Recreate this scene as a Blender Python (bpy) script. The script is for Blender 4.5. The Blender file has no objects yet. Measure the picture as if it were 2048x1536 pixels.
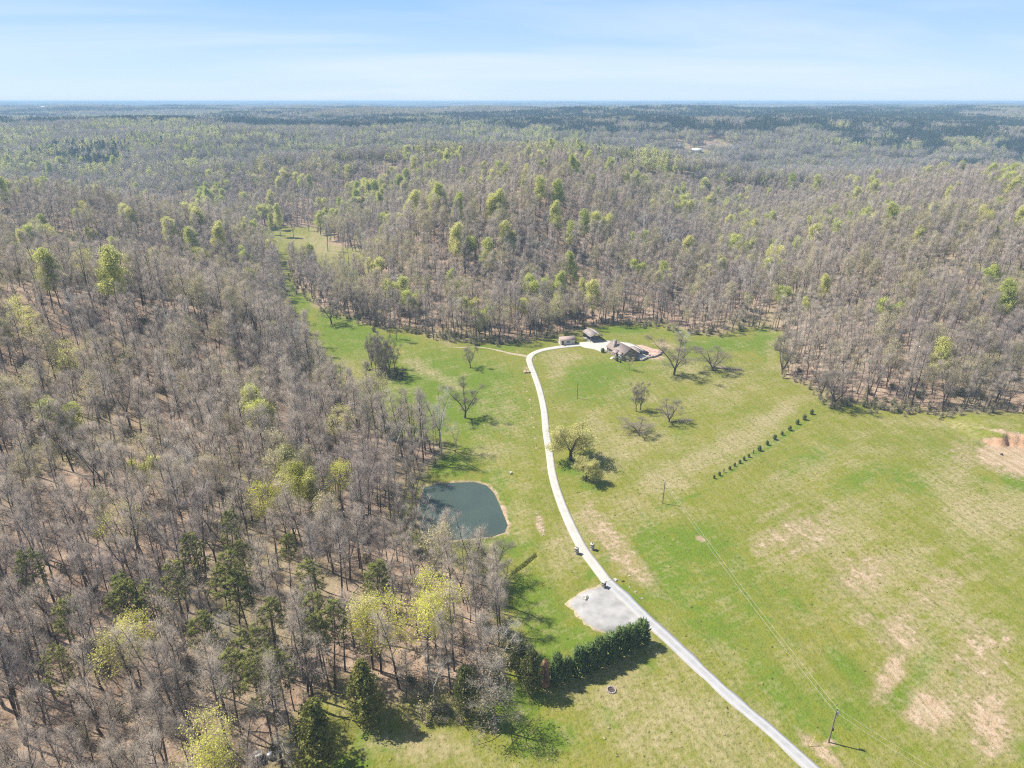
import bpy, math, random
import numpy as np
from mathutils import Vector, Matrix

C = bpy.context.scene.collection
SC = bpy.context.scene
R = math.radians
random.seed(7)
RNG = np.random.default_rng(7)

# ------------------------------------------------------------------ camera, sky, sun, exposure
CAM_H, PITCH, FPX = 110.0, R(22.5), 1365.0          # focal length in pixels of a 2048 px wide picture
cam_d = bpy.data.cameras.new("camera")
cam_d.sensor_width = 36.0
cam_d.lens = 36.0 * FPX / 2048.0
cam_d.clip_start, cam_d.clip_end = 1.0, 60000.0
cam = bpy.data.objects.new("camera", cam_d)
cam.location = (0, 0, CAM_H)
cam.rotation_euler = (R(90) - PITCH, 0, R(0))
C.objects.link(cam)
SC.camera = cam

SUN_EL = R(53)
SUN_AZ = math.atan2(-0.945, 0.327)                  # clockwise from +Y
sun_vec = Vector((math.sin(SUN_AZ) * math.cos(SUN_EL), math.cos(SUN_AZ) * math.cos(SUN_EL), math.sin(SUN_EL)))

world = bpy.data.worlds.new("World")
SC.world = world
world.use_nodes = True
wn, wl = world.node_tree.nodes, world.node_tree.links
wn.clear()
w_out = wn.new("ShaderNodeOutputWorld")
w_bg = wn.new("ShaderNodeBackground")
w_bg.inputs["Strength"].default_value = 0.085
w_sky = wn.new("ShaderNodeTexSky")
w_sky.sky_type = 'NISHITA'
w_sky.sun_disc = False
w_sky.sun_elevation = SUN_EL
w_sky.sun_rotation = SUN_AZ
w_sky.altitude = 100.0
w_sky.air_density = 1.0
w_sky.dust_density = 0.6
w_sky.ozone_density = 2.5
# thin cirrus: a plane of stretched noise seen overhead
w_geo = wn.new("ShaderNodeTexCoord")
w_sep = wn.new("ShaderNodeSeparateXYZ")
wl.new(w_geo.outputs["Generated"], w_sep.inputs[0])
w_add = wn.new("ShaderNodeMath"); w_add.operation = 'ADD'; w_add.inputs[1].default_value = 0.12
w_max = wn.new("ShaderNodeMath"); w_max.operation = 'MAXIMUM'; w_max.inputs[1].default_value = 0.02
wl.new(w_sep.outputs["Z"], w_add.inputs[0]); wl.new(w_add.outputs[0], w_max.inputs[0])
w_dx = wn.new("ShaderNodeMath"); w_dx.operation = 'DIVIDE'
w_dy = wn.new("ShaderNodeMath"); w_dy.operation = 'DIVIDE'
wl.new(w_sep.outputs["X"], w_dx.inputs[0]); wl.new(w_max.outputs[0], w_dx.inputs[1])
wl.new(w_sep.outputs["Y"], w_dy.inputs[0]); wl.new(w_max.outputs[0], w_dy.inputs[1])
w_com = wn.new("ShaderNodeCombineXYZ")
wl.new(w_dx.outputs[0], w_com.inputs[0]); wl.new(w_dy.outputs[0], w_com.inputs[1])
w_map = wn.new("ShaderNodeMapping")
w_map.inputs["Rotation"].default_value = (0, 0, R(-24))
w_map.inputs["Scale"].default_value = (0.30, 0.62, 1)
wl.new(w_com.outputs[0], w_map.inputs[0])
w_noi = wn.new("ShaderNodeTexNoise")
w_noi.inputs["Scale"].default_value = 0.9
w_noi.inputs["Detail"].default_value = 7
w_noi.inputs["Distortion"].default_value = 0.9
wl.new(w_map.outputs[0], w_noi.inputs["Vector"])
w_rmp = wn.new("ShaderNodeMapRange")
w_rmp.inputs[1].default_value = 0.44; w_rmp.inputs[2].default_value = 0.80
w_rmp.inputs[3].default_value = 0.0; w_rmp.inputs[4].default_value = 0.8
wl.new(w_noi.outputs["Fac"], w_rmp.inputs[0])
# the blue of the air low over the land, giving way to the plain sky higher up
w_low = wn.new("ShaderNodeValToRGB")
for p_, c_ in ((0.0, (4.9, 6.0, 7.1)), (0.035, (4.2, 5.6, 7.0)), (0.12, (2.45, 4.25, 6.9)), (0.5, (1.3, 2.6, 5.4))):
    e_ = w_low.color_ramp.elements.new(p_) if p_ not in (0.0,) else w_low.color_ramp.elements[0]
    e_.color = (*[q / 10 for q in c_], 1)
w_low.color_ramp.elements.remove(w_low.color_ramp.elements[-1])
wl.new(w_sep.outputs["Z"], w_low.inputs[0])
w_sc = wn.new("ShaderNodeVectorMath"); w_sc.operation = 'SCALE'; w_sc.inputs["Scale"].default_value = 10.0 * 1.06
wl.new(w_low.outputs[0], w_sc.inputs[0])
w_fd = wn.new("ShaderNodeMapRange"); w_fd.inputs[1].default_value = 0.15; w_fd.inputs[2].default_value = 0.5; w_fd.inputs[3].default_value = 0.92; w_fd.inputs[4].default_value = 0.0
wl.new(w_sep.outputs["Z"], w_fd.inputs[0])
w_skm = wn.new("ShaderNodeMix"); w_skm.data_type = 'RGBA'
wl.new(w_fd.outputs[0], w_skm.inputs[0]); wl.new(w_sky.outputs[0], w_skm.inputs[6]); wl.new(w_sc.outputs[0], w_skm.inputs[7])
w_mix = wn.new("ShaderNodeMix"); w_mix.data_type = 'RGBA'
w_mix.inputs[7].default_value = (5.9, 6.6, 7.2, 1)
wl.new(w_rmp.outputs[0], w_mix.inputs[0]); wl.new(w_skm.outputs[2], w_mix.inputs[6])
wl.new(w_mix.outputs[2], w_bg.inputs["Color"]); wl.new(w_bg.outputs[0], w_out.inputs["Surface"])

sun_d = bpy.data.lights.new("sun", 'SUN')
sun_d.energy = 5.0
sun_d.angle = R(0.53)
sun_d.color = (1.0, 0.945, 0.86)
sun = bpy.data.objects.new("sun", sun_d)
sun.rotation_euler = sun_vec.to_track_quat('Z', 'Y').to_euler()
sun.location = (-300, 100, 400)
C.objects.link(sun)

SC.view_settings.view_transform = 'Standard'
SC.view_settings.look = 'None'
SC.view_settings.gamma = 1.0
SC.view_settings.use_curve_mapping = False
SC.view_settings.exposure = 0.74
SC.cycles.use_denoising = False
SC.cycles.filter_width = 1.15
SC.cycles.max_bounces = 6
SC.cycles.diffuse_bounces = 3
SC.cycles.glossy_bounces = 2
SC.cycles.transmission_bounces = 3
SC.cycles.volume_bounces = 0

# ------------------------------------------------------------------ numeric helpers
_cp, _sp = math.cos(PITCH), math.sin(PITCH)

def ray(u, v):
    a = (u - 1024.0) / FPX
    b = -(v - 768.0) / FPX
    return np.array([a, _cp + b * _sp, -_sp + b * _cp])

def un(u, v, z=0.0):
    d = ray(u, v)
    t = (z - CAM_H) / d[2]
    return np.array([d[0] * t, d[1] * t])

def proj(x, y, z):
    zz = z - CAM_H
    depth = y * _cp - zz * _sp
    up = y * _sp + zz * _cp
    depth = np.where(depth < 1e-3, 1e-3, depth)
    return 1024.0 + FPX * x / depth, 768.0 - FPX * up / depth, depth

_TAB = np.random.default_rng(11).random((256, 256))

def vnoise(x, y, s=0):
    x = np.asarray(x, float) + 37.3 * s + 1000.0
    y = np.asarray(y, float) + 91.7 * s + 1000.0
    xi, yi = np.floor(x).astype(int), np.floor(y).astype(int)
    fx, fy = x - xi, y - yi
    fx, fy = fx * fx * (3 - 2 * fx), fy * fy * (3 - 2 * fy)
    a = _TAB[xi % 256, yi % 256]; b = _TAB[(xi + 1) % 256, yi % 256]
    c = _TAB[xi % 256, (yi + 1) % 256]; d = _TAB[(xi + 1) % 256, (yi + 1) % 256]
    return (a * (1 - fx) + b * fx) * (1 - fy) + (c * (1 - fx) + d * fx) * fy - 0.5

def fbm(x, y, s=0, n=3):
    r, a = 0, 1.0
    for k in range(n):
        r = r + a * vnoise(x * 2 ** k, y * 2 ** k, s + k); a *= 0.5
    return r

def sstep(a, b, x):
    t = np.clip((x - a) / (b - a), 0, 1)
    return t * t * (3 - 2 * t)

def seg_dist(x, y, pts, closed=False):
    d = np.full(np.shape(x), 1e9)
    n = len(pts)
    for i in range(n if closed else n - 1):
        ax, ay = pts[i]; bx, by = pts[(i + 1) % n]
        ex, ey = bx - ax, by - ay
        t = np.clip(((x - ax) * ex + (y - ay) * ey) / (ex * ex + ey * ey + 1e-9), 0, 1)
        d = np.minimum(d, (x - ax - t * ex) ** 2 + (y - ay - t * ey) ** 2)
    return np.sqrt(d)

def inside(x, y, pts):
    r = np.zeros(np.shape(x), bool)
    n = len(pts)
    for i in range(n):
        ax, ay = pts[i]; bx, by = pts[(i + 1) % n]
        c = ((ay > y) != (by > y)) & (x < (bx - ax) * (y - ay) / (by - ay + 1e-12) + ax)
        r ^= c
    return r

def sdist(x, y, pts):
    d = seg_dist(x, y, pts, True)
    return np.where(inside(x, y, pts), -d, d)

# ------------------------------------------------------------------ the lie of the land
OPEN_PX = [(575, 1560), (600, 1490), (650, 1425), (700, 1430), (760, 1452), (850, 1440), (905, 1450), (960, 1420), (1015, 1395),
           (1030, 1330), (1032, 1255), (1028, 1190), (985, 1150), (930, 1130), (860, 1105), (828, 1075), (822, 1010),
           (835, 960), (868, 930), (900, 905), (872, 880), (800, 868), (742, 842), (692, 800), (656, 760), (632, 715),
           (602, 672), (578, 636), (570, 604), (577, 584), (556, 508), (512, 492), (522, 466), (560, 455), (612, 455), (668, 490), (728, 515), (730, 552),
           (690, 572), (655, 563), (618, 540), (570, 514), (582, 582), (602, 592), (624, 608), (655, 634), (700, 645), (745, 655), (800, 663), (850, 678), (900, 690), (1000, 690), (1100, 680), (1180, 655),
           (1240, 648), (1330, 652), (1420, 676), (1520, 662), (1546, 665), (1556, 700), (1560, 752), (1618, 778),
           (1655, 815), (1800, 822), (1900, 836), (2048, 838), (2300, 840), (2700, 1000), (2600, 1560), (2100, 1800), (600, 1800)]
OPEN = [tuple(un(u, v)) for u, v in OPEN_PX]
VALLEYS = [([tuple(un(1240, 640)), tuple(un(1000, 668)), tuple(un(830, 650)), tuple(un(640, 540)), (-212, 588), (-330, 700), (-560, 830), (-900, 900)], 10.0),
           ([(75, 330), (140, 420), (175, 540), (240, 700)], 5.0),
           ([(-125, 385), (-230, 372), (-360, 395), (-540, 470)], 3.0),
           ([(330, 930), (520, 880), (800, 850), (1400, 800)], 60.0),
           ([(-300, 980), (-100, 1010), (200, 1080), (600, 1060), (1500, 1000)], 40.0)]
SPURS = [([(-112, 268), (-170, 262), (-320, 275)], 25.0, 46.0),
         ([(-205, 480), (-330, 505), (-520, 540)], 12.0, 55.0),
         ([(-40, 470), (10, 520), (40, 600)], 24.0, 85.0),
         ([(235, 400), (285, 480), (420, 560)], 7.0, 80.0),
         ([(-250, 860), (-60, 800), (180, 830)], 14.0, 90.0)]
POND_PX = [(838, 1000), (846, 974), (880, 966), (915, 964), (950, 963), (975, 970), (990, 985), (1003, 1012), (1018, 1050),
           (1012, 1066), (985, 1075), (940, 1079), (890, 1083), (862, 1080), (842, 1062), (834, 1030)]
POND = [tuple(un(u, v, -0.5)) for u, v in POND_PX]
WATER_Z = -0.5
DITCH = [tuple(un(u, v)) for u, v in [(1026, 1146), (1048, 1130), (1074, 1108)]]
PIT = [tuple(un(u, v)) for u, v in [(1962, 893), (1990, 890), (2020, 893), (2060, 898), (2130, 905)]]

def height(x, y):
    x = np.asarray(x, float); y = np.asarray(y, float)
    dA = sdist(x, y, OPEN)
    d = dA.copy()
    for pts, w in VALLEYS:
        d = np.minimum(d, seg_dist(x, y, pts) - w)
    d = np.maximum(d, 0)
    L = 172 + 75 * sstep(-40, -90, x) * sstep(330, 200, y)
    h = 55 * (1 - np.exp(-(d / L) ** 1.35))
    far = sstep(60, 320, d)
    h = h + far * (19 * fbm(x / 330, y / 330, 1) + 20 * fbm(x / 900, y / 900, 5, 2) * sstep(600, 1500, y))
    rise = sstep(0, 42, dA)                             # wooded spurs standing over the meadow
    for pts, a_, w_ in SPURS:
        h = h + rise * a_ * np.exp(-(seg_dist(x, y, pts) / w_) ** 2)
    h = h + sstep(2, 30, d) * 1.6 * fbm(x / 45, y / 45, 3)
    h = h + sstep(30, -10, dA) * 0.35 * fbm(x / 40, y / 40, 9, 2)
    r = np.hypot(x, y)
    h = h + sstep(3500, 9000, r) * (4 + 16 * vnoise(x / 2600, y / 2600, 4) + 6 * sstep(0, 4000, x))
    # pond bowl
    sd = sdist(x, y, POND)
    w = sstep(0, 7, sd)
    h = np.where(sd > 0, h * w + (-0.32) * (1 - w), -0.32 - np.minimum(1.6, -sd * 0.5))
    # ditch
    h = h - 1.1 * np.exp(-(seg_dist(x, y, DITCH) / 0.42) ** 4)
    # cut bank of the clay pit: ground behind the line stands higher
    near = (x > 120) & (y > 150) & (y < 320)
    dp = seg_dist(x, y, PIT)
    lx = np.interp(x, [p[0] for p in PIT], [p[1] for p in PIT])
    side = y - lx + 3.0 * fbm(x / 3.2, y / 9.0, 21, 2)
    fade = sstep(PIT[0][0] - 3, PIT[0][0] + 9, x)
    h = h + np.where(near, fade * 3.8 * sstep(0, 2.4, side) * sstep(45, 8, side), 0)
    return h

def h1(x, y):
    return float(height(np.array([x]), np.array([y]))[0])

def hit(u, v, lift=0.0):
    """the point of the land (raised by lift) seen at a place of the photograph"""
    d = ray(u, v)
    if d[2] > -1e-4:
        d[2] = -1e-4
    t0 = (75 + lift - CAM_H) / d[2]
    t1 = (-3 + lift - CAM_H) / d[2]
    t = np.linspace(max(t0, 40), min(t1, 9000) if t1 > 41 else 60, 900)
    x, y, z = d[0] * t, d[1] * t, CAM_H + d[2] * t
    g = height(x, y) + lift
    k = np.argmax(z <= g) if np.any(z <= g) else len(t) - 1
    k = max(k, 1)
    a = (z[k - 1] - g[k - 1]); b = (g[k] - z[k])
    f = a / (a + b + 1e-9) if a > 0 else 0
    tt = t[k - 1] + (t[k] - t[k - 1]) * f
    return d[0] * tt, d[1] * tt

# ------------------------------------------------------------------ materials
def new_mat(name):
    m = bpy.data.materials.new(name)
    m.use_nodes = True
    n = m.node_tree.nodes
    return m, n, m.node_tree.links, n["Principled BSDF"]

def plain(name, col, rough=0.7, var=0.25, scale=3.0, bump=0.0, metal=0.0, spec=0.3, coords='Object'):
    m, n, l, b = new_mat(name)
    tc = n.new("ShaderNodeTexCoord")
    no = n.new("ShaderNodeTexNoise"); no.inputs["Scale"].default_value = scale; no.inputs["Detail"].default_value = 5
    l.new(tc.outputs[coords], no.inputs["Vector"])
    mr = n.new("ShaderNodeMapRange"); mr.inputs[1].default_value = 0.3; mr.inputs[2].default_value = 0.7
    mr.inputs[3].default_value = 1 - var; mr.inputs[4].default_value = 1 + var
    l.new(no.outputs["Fac"], mr.inputs[0])
    mx = n.new("ShaderNodeVectorMath"); mx.operation = 'SCALE'; mx.inputs[0].default_value = col[:3]
    l.new(mr.outputs[0], mx.inputs["Scale"])
    l.new(mx.outputs[0], b.inputs["Base Color"])
    b.inputs["Roughness"].default_value = rough
    b.inputs["Metallic"].default_value = metal
    b.inputs["Specular IOR Level"].default_value = spec
    if bump:
        bp = n.new("ShaderNodeBump"); bp.inputs["Strength"].default_value = bump; bp.inputs["Distance"].default_value = 0.05
        l.new(no.outputs["Fac"], bp.inputs["Height"]); l.new(bp.outputs[0], b.inputs["Normal"])
    return m

def tinted(name, c0, c1, rough=0.8, trans=0.0, spec=0.15, c2=None, stand=False):
    """colour drawn per tree between c0 and c1 (and c2), varied within the tree by noise"""
    m, n, l, b = new_mat(name)
    oi = n.new("ShaderNodeObjectInfo")
    cr = n.new("ShaderNodeValToRGB")
    cr.color_ramp.elements[0].color = (*c0, 1); cr.color_ramp.elements[1].color = (*c1, 1)
    if c2:
        e = cr.color_ramp.elements.new(0.5); e.color = (*c2, 1)
    if stand:                                   # neighbouring trees share a tone, as stands of one kind do
        ln = n.new("ShaderNodeTexNoise"); ln.inputs["Scale"].default_value = 0.013; ln.inputs["Detail"].default_value = 3
        l.new(oi.outputs["Location"], ln.inputs["Vector"])
        lr = n.new("ShaderNodeMapRange"); lr.inputs[1].default_value = 0.36; lr.inputs[2].default_value = 0.64
        l.new(ln.outputs["Fac"], lr.inputs[0])
        lm = n.new("ShaderNodeMix"); lm.inputs[0].default_value = 0.40
        l.new(lr.outputs[0], lm.inputs[2]); l.new(oi.outputs["Random"], lm.inputs[3])
        l.new(lm.outputs[0], cr.inputs[0])
    else:
        l.new(oi.outputs["Random"], cr.inputs[0])
    tc = n.new("ShaderNodeTexCoord")
    no = n.new("ShaderNodeTexNoise"); no.inputs["Scale"].default_value = 0.55; no.inputs["Detail"].default_value = 4
    l.new(tc.outputs["Object"], no.inputs["Vector"])
    mr = n.new("ShaderNodeMapRange"); mr.inputs[1].default_value = 0.3; mr.inputs[2].default_value = 0.7
    mr.inputs[3].default_value = 0.68; mr.inputs[4].default_value = 1.35
    l.new(no.outputs["Fac"], mr.inputs[0])
    mx = n.new("ShaderNodeVectorMath"); mx.operation = 'SCALE'
    l.new(cr.outputs[0], mx.inputs[0]); l.new(mr.outputs[0], mx.inputs["Scale"])
    l.new(mx.outputs[0], b.inputs["Base Color"])
    b.inputs["Roughness"].default_value = rough
    b.inputs["Specular IOR Level"].default_value = spec
    if trans:
        tr = n.new("ShaderNodeBsdfTranslucent"); l.new(mx.outputs[0], tr.inputs["Color"])
        ms = n.new("ShaderNodeMixShader"); ms.inputs[0].default_value = trans
        l.new(b.outputs[0], ms.inputs[1]); l.new(tr.outputs[0], ms.inputs[2])
        l.new(ms.outputs[0], n["Material Output"].inputs["Surface"])
    return m

M = {}
M['bark'] = tinted("bark_grey_brown", (0.085, 0.068, 0.054), (0.16, 0.135, 0.11))
M['twig_dark'] = tinted("twigs_dark", (0.17, 0.145, 0.115), (0.22, 0.185, 0.15))
M['twig'] = tinted("twigs_grey_tan", (0.32, 0.27, 0.245), (0.53, 0.455, 0.365), c2=(0.43, 0.36, 0.29), stand=True)
M['pale_bark'] = tinted("bark_pale", (0.42, 0.39, 0.34), (0.55, 0.51, 0.45))
M['pale_twig'] = tinted("twigs_pale", (0.40, 0.37, 0.32), (0.50, 0.47, 0.42))
M['leaf_lime'] = tinted("leaves_lime", (0.70, 0.70, 0.10), (0.76, 0.73, 0.24), trans=0.5)
M['leaf_green'] = tinted("leaves_fresh_green", (0.52, 0.56, 0.15), (0.72, 0.69, 0.28), trans=0.45)
M['leaf_olive'] = tinted("buds_olive", (0.40, 0.37, 0.18), (0.56, 0.50, 0.26), trans=0.35)
M['leaf_pale'] = tinted("buds_pale_olive", (0.56, 0.53, 0.20), (0.62, 0.58, 0.26), trans=0.4)
M['far_pine'] = tinted("far_conifer_needles", (0.05, 0.075, 0.03), (0.08, 0.105, 0.04))
M['far_twig'] = tinted("far_twigs", (0.24, 0.205, 0.18), (0.34, 0.30, 0.25))
M['leaf_rust'] = tinted("buds_rust", (0.36, 0.21, 0.13), (0.42, 0.27, 0.18), trans=0.2)
M['pine'] = tinted("pine_needles", (0.17, 0.20, 0.045), (0.28, 0.28, 0.08), trans=0.25)
M['pine_bark'] = tinted("pine_bark", (0.11, 0.08, 0.06), (0.16, 0.12, 0.09))
M['cedar'] = tinted("cedar_foliage", (0.24, 0.245, 0.06), (0.28, 0.28, 0.075), trans=0.3)
M['hedge'] = tinted("hedge_foliage", (0.075, 0.125, 0.024), (0.10, 0.15, 0.032), spec=0.4, rough=0.55)
M['shrub_leaf'] = tinted("row_shrub_foliage", (0.10, 0.14, 0.04), (0.13, 0.16, 0.05))
M['dead'] = tinted("dead_foliage", (0.26, 0.20, 0.13), (0.33, 0.27, 0.18))
M['dead_rust'] = tinted("dead_rust_foliage", (0.33, 0.20, 0.125), (0.38, 0.24, 0.155))
M['brush'] = tinted("brush_leaves", (0.12, 0.145, 0.04), (0.22, 0.21, 0.075), trans=0.2)

# ------------------------------------------------------------------ mesh helpers
class MB:
    """collects vertices and faces, with a material slot per face"""
    def __init__(s):
        s.v, s.f, s.m, s.n = [], [], [], 0
    def add(s, v, f, slot=0):
        v = np.asarray(v, float); f = np.asarray(f, int)
        s.v.append(v); s.f.append(f + s.n); s.m.append(np.full(len(f), slot)); s.n += len(v)
    def box(s, c, size, rz=0.0, slot=0, taper=1.0):
        x, y, z = [q / 2 for q in size]
        v = np.array([[-x, -y, -z], [x, -y, -z], [x, y, -z], [-x, y, -z], [-x * taper, -y * taper, z], [x * taper, -y * taper, z], [x * taper, y * taper, z], [-x * taper, y * taper, z]])
        ca, sa = math.cos(rz), math.sin(rz)
        v = v @ np.array([[ca, sa, 0], [-sa, ca, 0], [0, 0, 1]]) + np.array(c)
        s.add(v, [[0, 3, 2, 1], [4, 5, 6, 7], [0, 1, 5, 4], [1, 2, 6, 5], [2, 3, 7, 6], [3, 0, 4, 7]], slot)
    def segs(s, P0, P1, R0, R1, k=3, slot=0):
        P0, P1 = np.asarray(P0, float), np.asarray(P1, float)
        R0, R1 = np.asarray(R0, float), np.asarray(R1, float)
        n = len(P0)
        if n == 0: return
        D = P1 - P0
        D /= np.linalg.norm(D, axis=1, keepdims=True) + 1e-9
        ref = np.where(np.abs(D[:, 2:3]) > 0.9, np.array([[1.0, 0, 0]]), np.array([[0, 0, 1.0]]))
        U = np.cross(D, ref); U /= np.linalg.norm(U, axis=1, keepdims=True) + 1e-9
        W = np.cross(D, U)
        a = np.arange(k) * 2 * math.pi / k
        ring = U[:, None, :] * np.cos(a)[None, :, None] + W[:, None, :] * np.sin(a)[None, :, None]
        v = np.concatenate([P0[:, None] + ring * R0[:, None, None], P1[:, None] + ring * R1[:, None, None]], 1).reshape(-1, 3)
        base = (np.arange(n) * 2 * k)[:, None, None]
        i = np.arange(k); j = (i + 1) % k
        f = np.stack([i, j, j + k, i + k], 1)[None] + base
        s.add(v, f.reshape(-1, 4), slot)
    def tips(s, P0, P1, R0, slot=0):
        """three-sided spikes"""
        P0, P1, R0 = np.asarray(P0, float), np.asarray(P1, float), np.asarray(R0, float)
        n = len(P0)
        if n == 0: return
        D = P1 - P0
        D /= np.linalg.norm(D, axis=1, keepdims=True) + 1e-9
        ref = np.where(np.abs(D[:, 2:3]) > 0.9, np.array([[1.0, 0, 0]]), np.array([[0, 0, 1.0]]))
        U = np.cross(D, ref); U /= np.linalg.norm(U, axis=1, keepdims=True) + 1e-9
        W = np.cross(D, U)
        a = np.arange(3) * 2 * math.pi / 3
        ring = U[:, None, :] * np.cos(a)[None, :, None] + W[:, None, :] * np.sin(a)[None, :, None]
        v = np.concatenate([P0[:, None] + ring * R0[:, None, None], P1[:, None]], 1).reshape(-1, 3)
        base = (np.arange(n) * 4)[:, None, None]
        f = np.array([[0, 1, 3, 3], [1, 2, 3, 3], [2, 0, 3, 3]])[None] + base
        s.add(v, f.reshape(-1, 4), slot)
    def leaves(s, P, size, rng, slot=0, up=0.0, asp=0.6):
        """one small pointed face (two triangles as a quad) per point, turned at random"""
        P = np.asarray(P, float); n = len(P)
        if n == 0: return
        N = rng.normal(size=(n, 3)); N[:, 2] += up
        N /= np.linalg.norm(N, axis=1, keepdims=True)
        T = np.cross(N, rng.normal(size=(n, 3))); T /= np.linalg.norm(T, axis=1, keepdims=True)
        B = np.cross(N, T)
        sz = (np.asarray(size) * (0.6 + 0.8 * rng.random(n)))[:, None]
        v = np.stack([P - T * sz * .5, P + B * sz * asp * .5, P + T * sz * .5, P - B * sz * asp * .5], 1).reshape(-1, 3)
        f = (np.arange(n) * 4)[:, None] + np.arange(4)[None]
        s.add(v, f, slot)
    def mesh(s, name, mats):
        me = bpy.data.meshes.new(name)
        V = np.concatenate(s.v); F = np.concatenate([np.pad(f, ((0, 0), (0, 4 - f.shape[1])), mode='edge') if f.shape[1] < 4 else f for f in s.f])
        MI = np.concatenate(s.m)
        tri = F[:, 2] == F[:, 3]
        cnt = np.where(tri, 3, 4)
        start = np.concatenate([[0], np.cumsum(cnt)[:-1]])
        mask = np.ones_like(F, bool); mask[tri, 3] = False
        me.vertices.add(len(V)); me.vertices.foreach_set("co", V.ravel())
        loops = F[mask]
        me.loops.add(len(loops)); me.loops.foreach_set("vertex_index", loops.astype(np.int32))
        me.polygons.add(len(F))
        me.polygons.foreach_set("loop_start", start.astype(np.int32))
        me.polygons.foreach_set("material_index", MI.astype(np.int32))
        for m in mats: me.materials.append(m)
        me.update(calc_edges=True)
        me.validate()
        return me

def tag(o, label=None, cat=None, group=None, kind=None):
    if label: o["label"] = label
    if cat: o["category"] = cat
    if group: o["group"] = group
    if kind: o["kind"] = kind
    return o

def empty(name, loc, rz=0.0, scale=None):
    o = bpy.data.objects.new(name, None)
    o.empty_display_size = 0.5
    o.location = loc; o.rotation_euler = (0, 0, rz)
    if scale: o.scale = scale if hasattr(scale, '__len__') else (scale,) * 3
    C.objects.link(o)
    return o

def put(name, me, parent=None, loc=(0, 0, 0), rz=0.0):
    if isinstance(me, tuple): me = me[0].mesh(name, me[1])
    o = bpy.data.objects.new(name, me)
    o.location = loc; o.rotation_euler = (0, 0, rz)
    if parent is not None: o.parent = parent
    C.objects.link(o)
    return o

# ------------------------------------------------------------------ ground sheet
ang_f = np.linspace(R(-44), R(44), 860)
ang = np.concatenate([np.linspace(R(-180), R(-44), 60, endpoint=False), ang_f, np.linspace(R(44), R(180), 61)[1:-1]])
rad = [4.0, 20.0, 45.0]
r_ = 60.0
while r_ < 26000:
    rad.append(r_)
    r_ *= 1.0042 if r_ < 330 else (1.009 if r_ < 1200 else 1.03)
rad = np.array(rad)
AA, RR = np.meshgrid(ang, rad)
GX, GY = (RR * np.sin(AA)).ravel(), (RR * np.cos(AA)).ravel()
GZ = height(GX, GY)
na, nr = len(ang), len(rad)

def blob(U, V, lst):
    """soft ellipses laid over the land where the photograph shows a patch: (u, v, ru, rv, degrees, strength)"""
    r = np.zeros(U.shape)
    for u, v, ru, rv, dg, st in lst:
        c, s_ = math.cos(R(dg)), math.sin(R(dg))
        a = ((U - u) * c + (V - v) * s_) / ru
        b = (-(U - u) * s_ + (V - v) * c) / rv
        r = np.maximum(r, st * np.exp(-(a * a + b * b) ** 1.3))
    return r

U, V, DEP = proj(GX, GY, GZ)
dOpen = sdist(GX, GY, OPEN)
FIELDS_FAR = [(58, 256, 34, 8, -3), (668, 270, 26, 4, 0), (1395, 305, 26, 8, 3), (1349, 296, 22, 6, 0), (520, 246, 40, 2.5, 0), (1830, 290, 30, 3, 0), (1650, 245, 30, 3, 0), (1445, 296, 24, 4, 0), (1225, 322, 9, 5, 0)]
farfield = np.zeros(GX.shape)
for u, v, ru, rv, dg in FIELDS_FAR:
    X0, Y0 = hit(u, v)
    X1, Y1 = hit(u + ru, v)
    rr = math.hypot(X1 - X0, Y1 - Y0)
    ry = rr * 1.15
    farfield = np.maximum(farfield, sstep(1.15, 0.85, np.sqrt(((GX - X0) / rr) ** 2 + ((GY - Y0) / ry) ** 2)))
FF = [(hit(u, v), ru) for u, v, ru, rv, dg in FIELDS_FAR]
forest = sstep(-1, 8, dOpen + 7 * fbm(GX / 14, GY / 14, 31))
forest = np.where(farfield > 0.3, 0, forest)
CLAY = [(1215, 1075, 80, 26, 52, .62), (1265, 1135, 85, 26, 42, .6), (2008, 912, 56, 24, 4, 1.4), (2060, 918, 70, 34, 6, 1.4), (2040, 893, 74, 13, 6, 1.5), (1930, 905, 40, 30, 30, .42), (2020, 866, 55, 5, 10, .8), (1400, 1077, 9, 5, 25, 1.3),
        (1590, 1060, 110, 30, -25, .5), (1620, 1085, 80, 20, -25, .5), (1720, 1150, 80, 45, -20, .5), (1800, 1260, 60, 50, -60, .55), (1780, 1350, 60, 24, -60, .9), (1860, 1425, 55, 44, 0, .9),
        (1985, 1450, 55, 80, -20, .75), (1960, 1310, 80, 70, -40, .5), (1870, 1180, 90, 40, -40, .4), (1930, 1380, 70, 60, 0, .4), (1640, 1500, 60, 14, 38, .7), (1657, 1486, 14, 7, 0, .9), (1880, 1190, 60, 20, -40, .4), (2012, 1277, 8, 6, 0, 1.2), (1052, 738, 5, 9, 0, .4),
        (1223, 1380, 15, 9, 0, .7), (1730, 1240, 40, 14, -20, .4), (1560, 1020, 60, 10, -25, .3), (1330, 690, 30, 7, 10, .7), (1306, 712, 26, 8, 10, .9), (350, 1050, 40, 25, 0, .2), (1080, 1048, 9, 26, -15, .75)]
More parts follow.
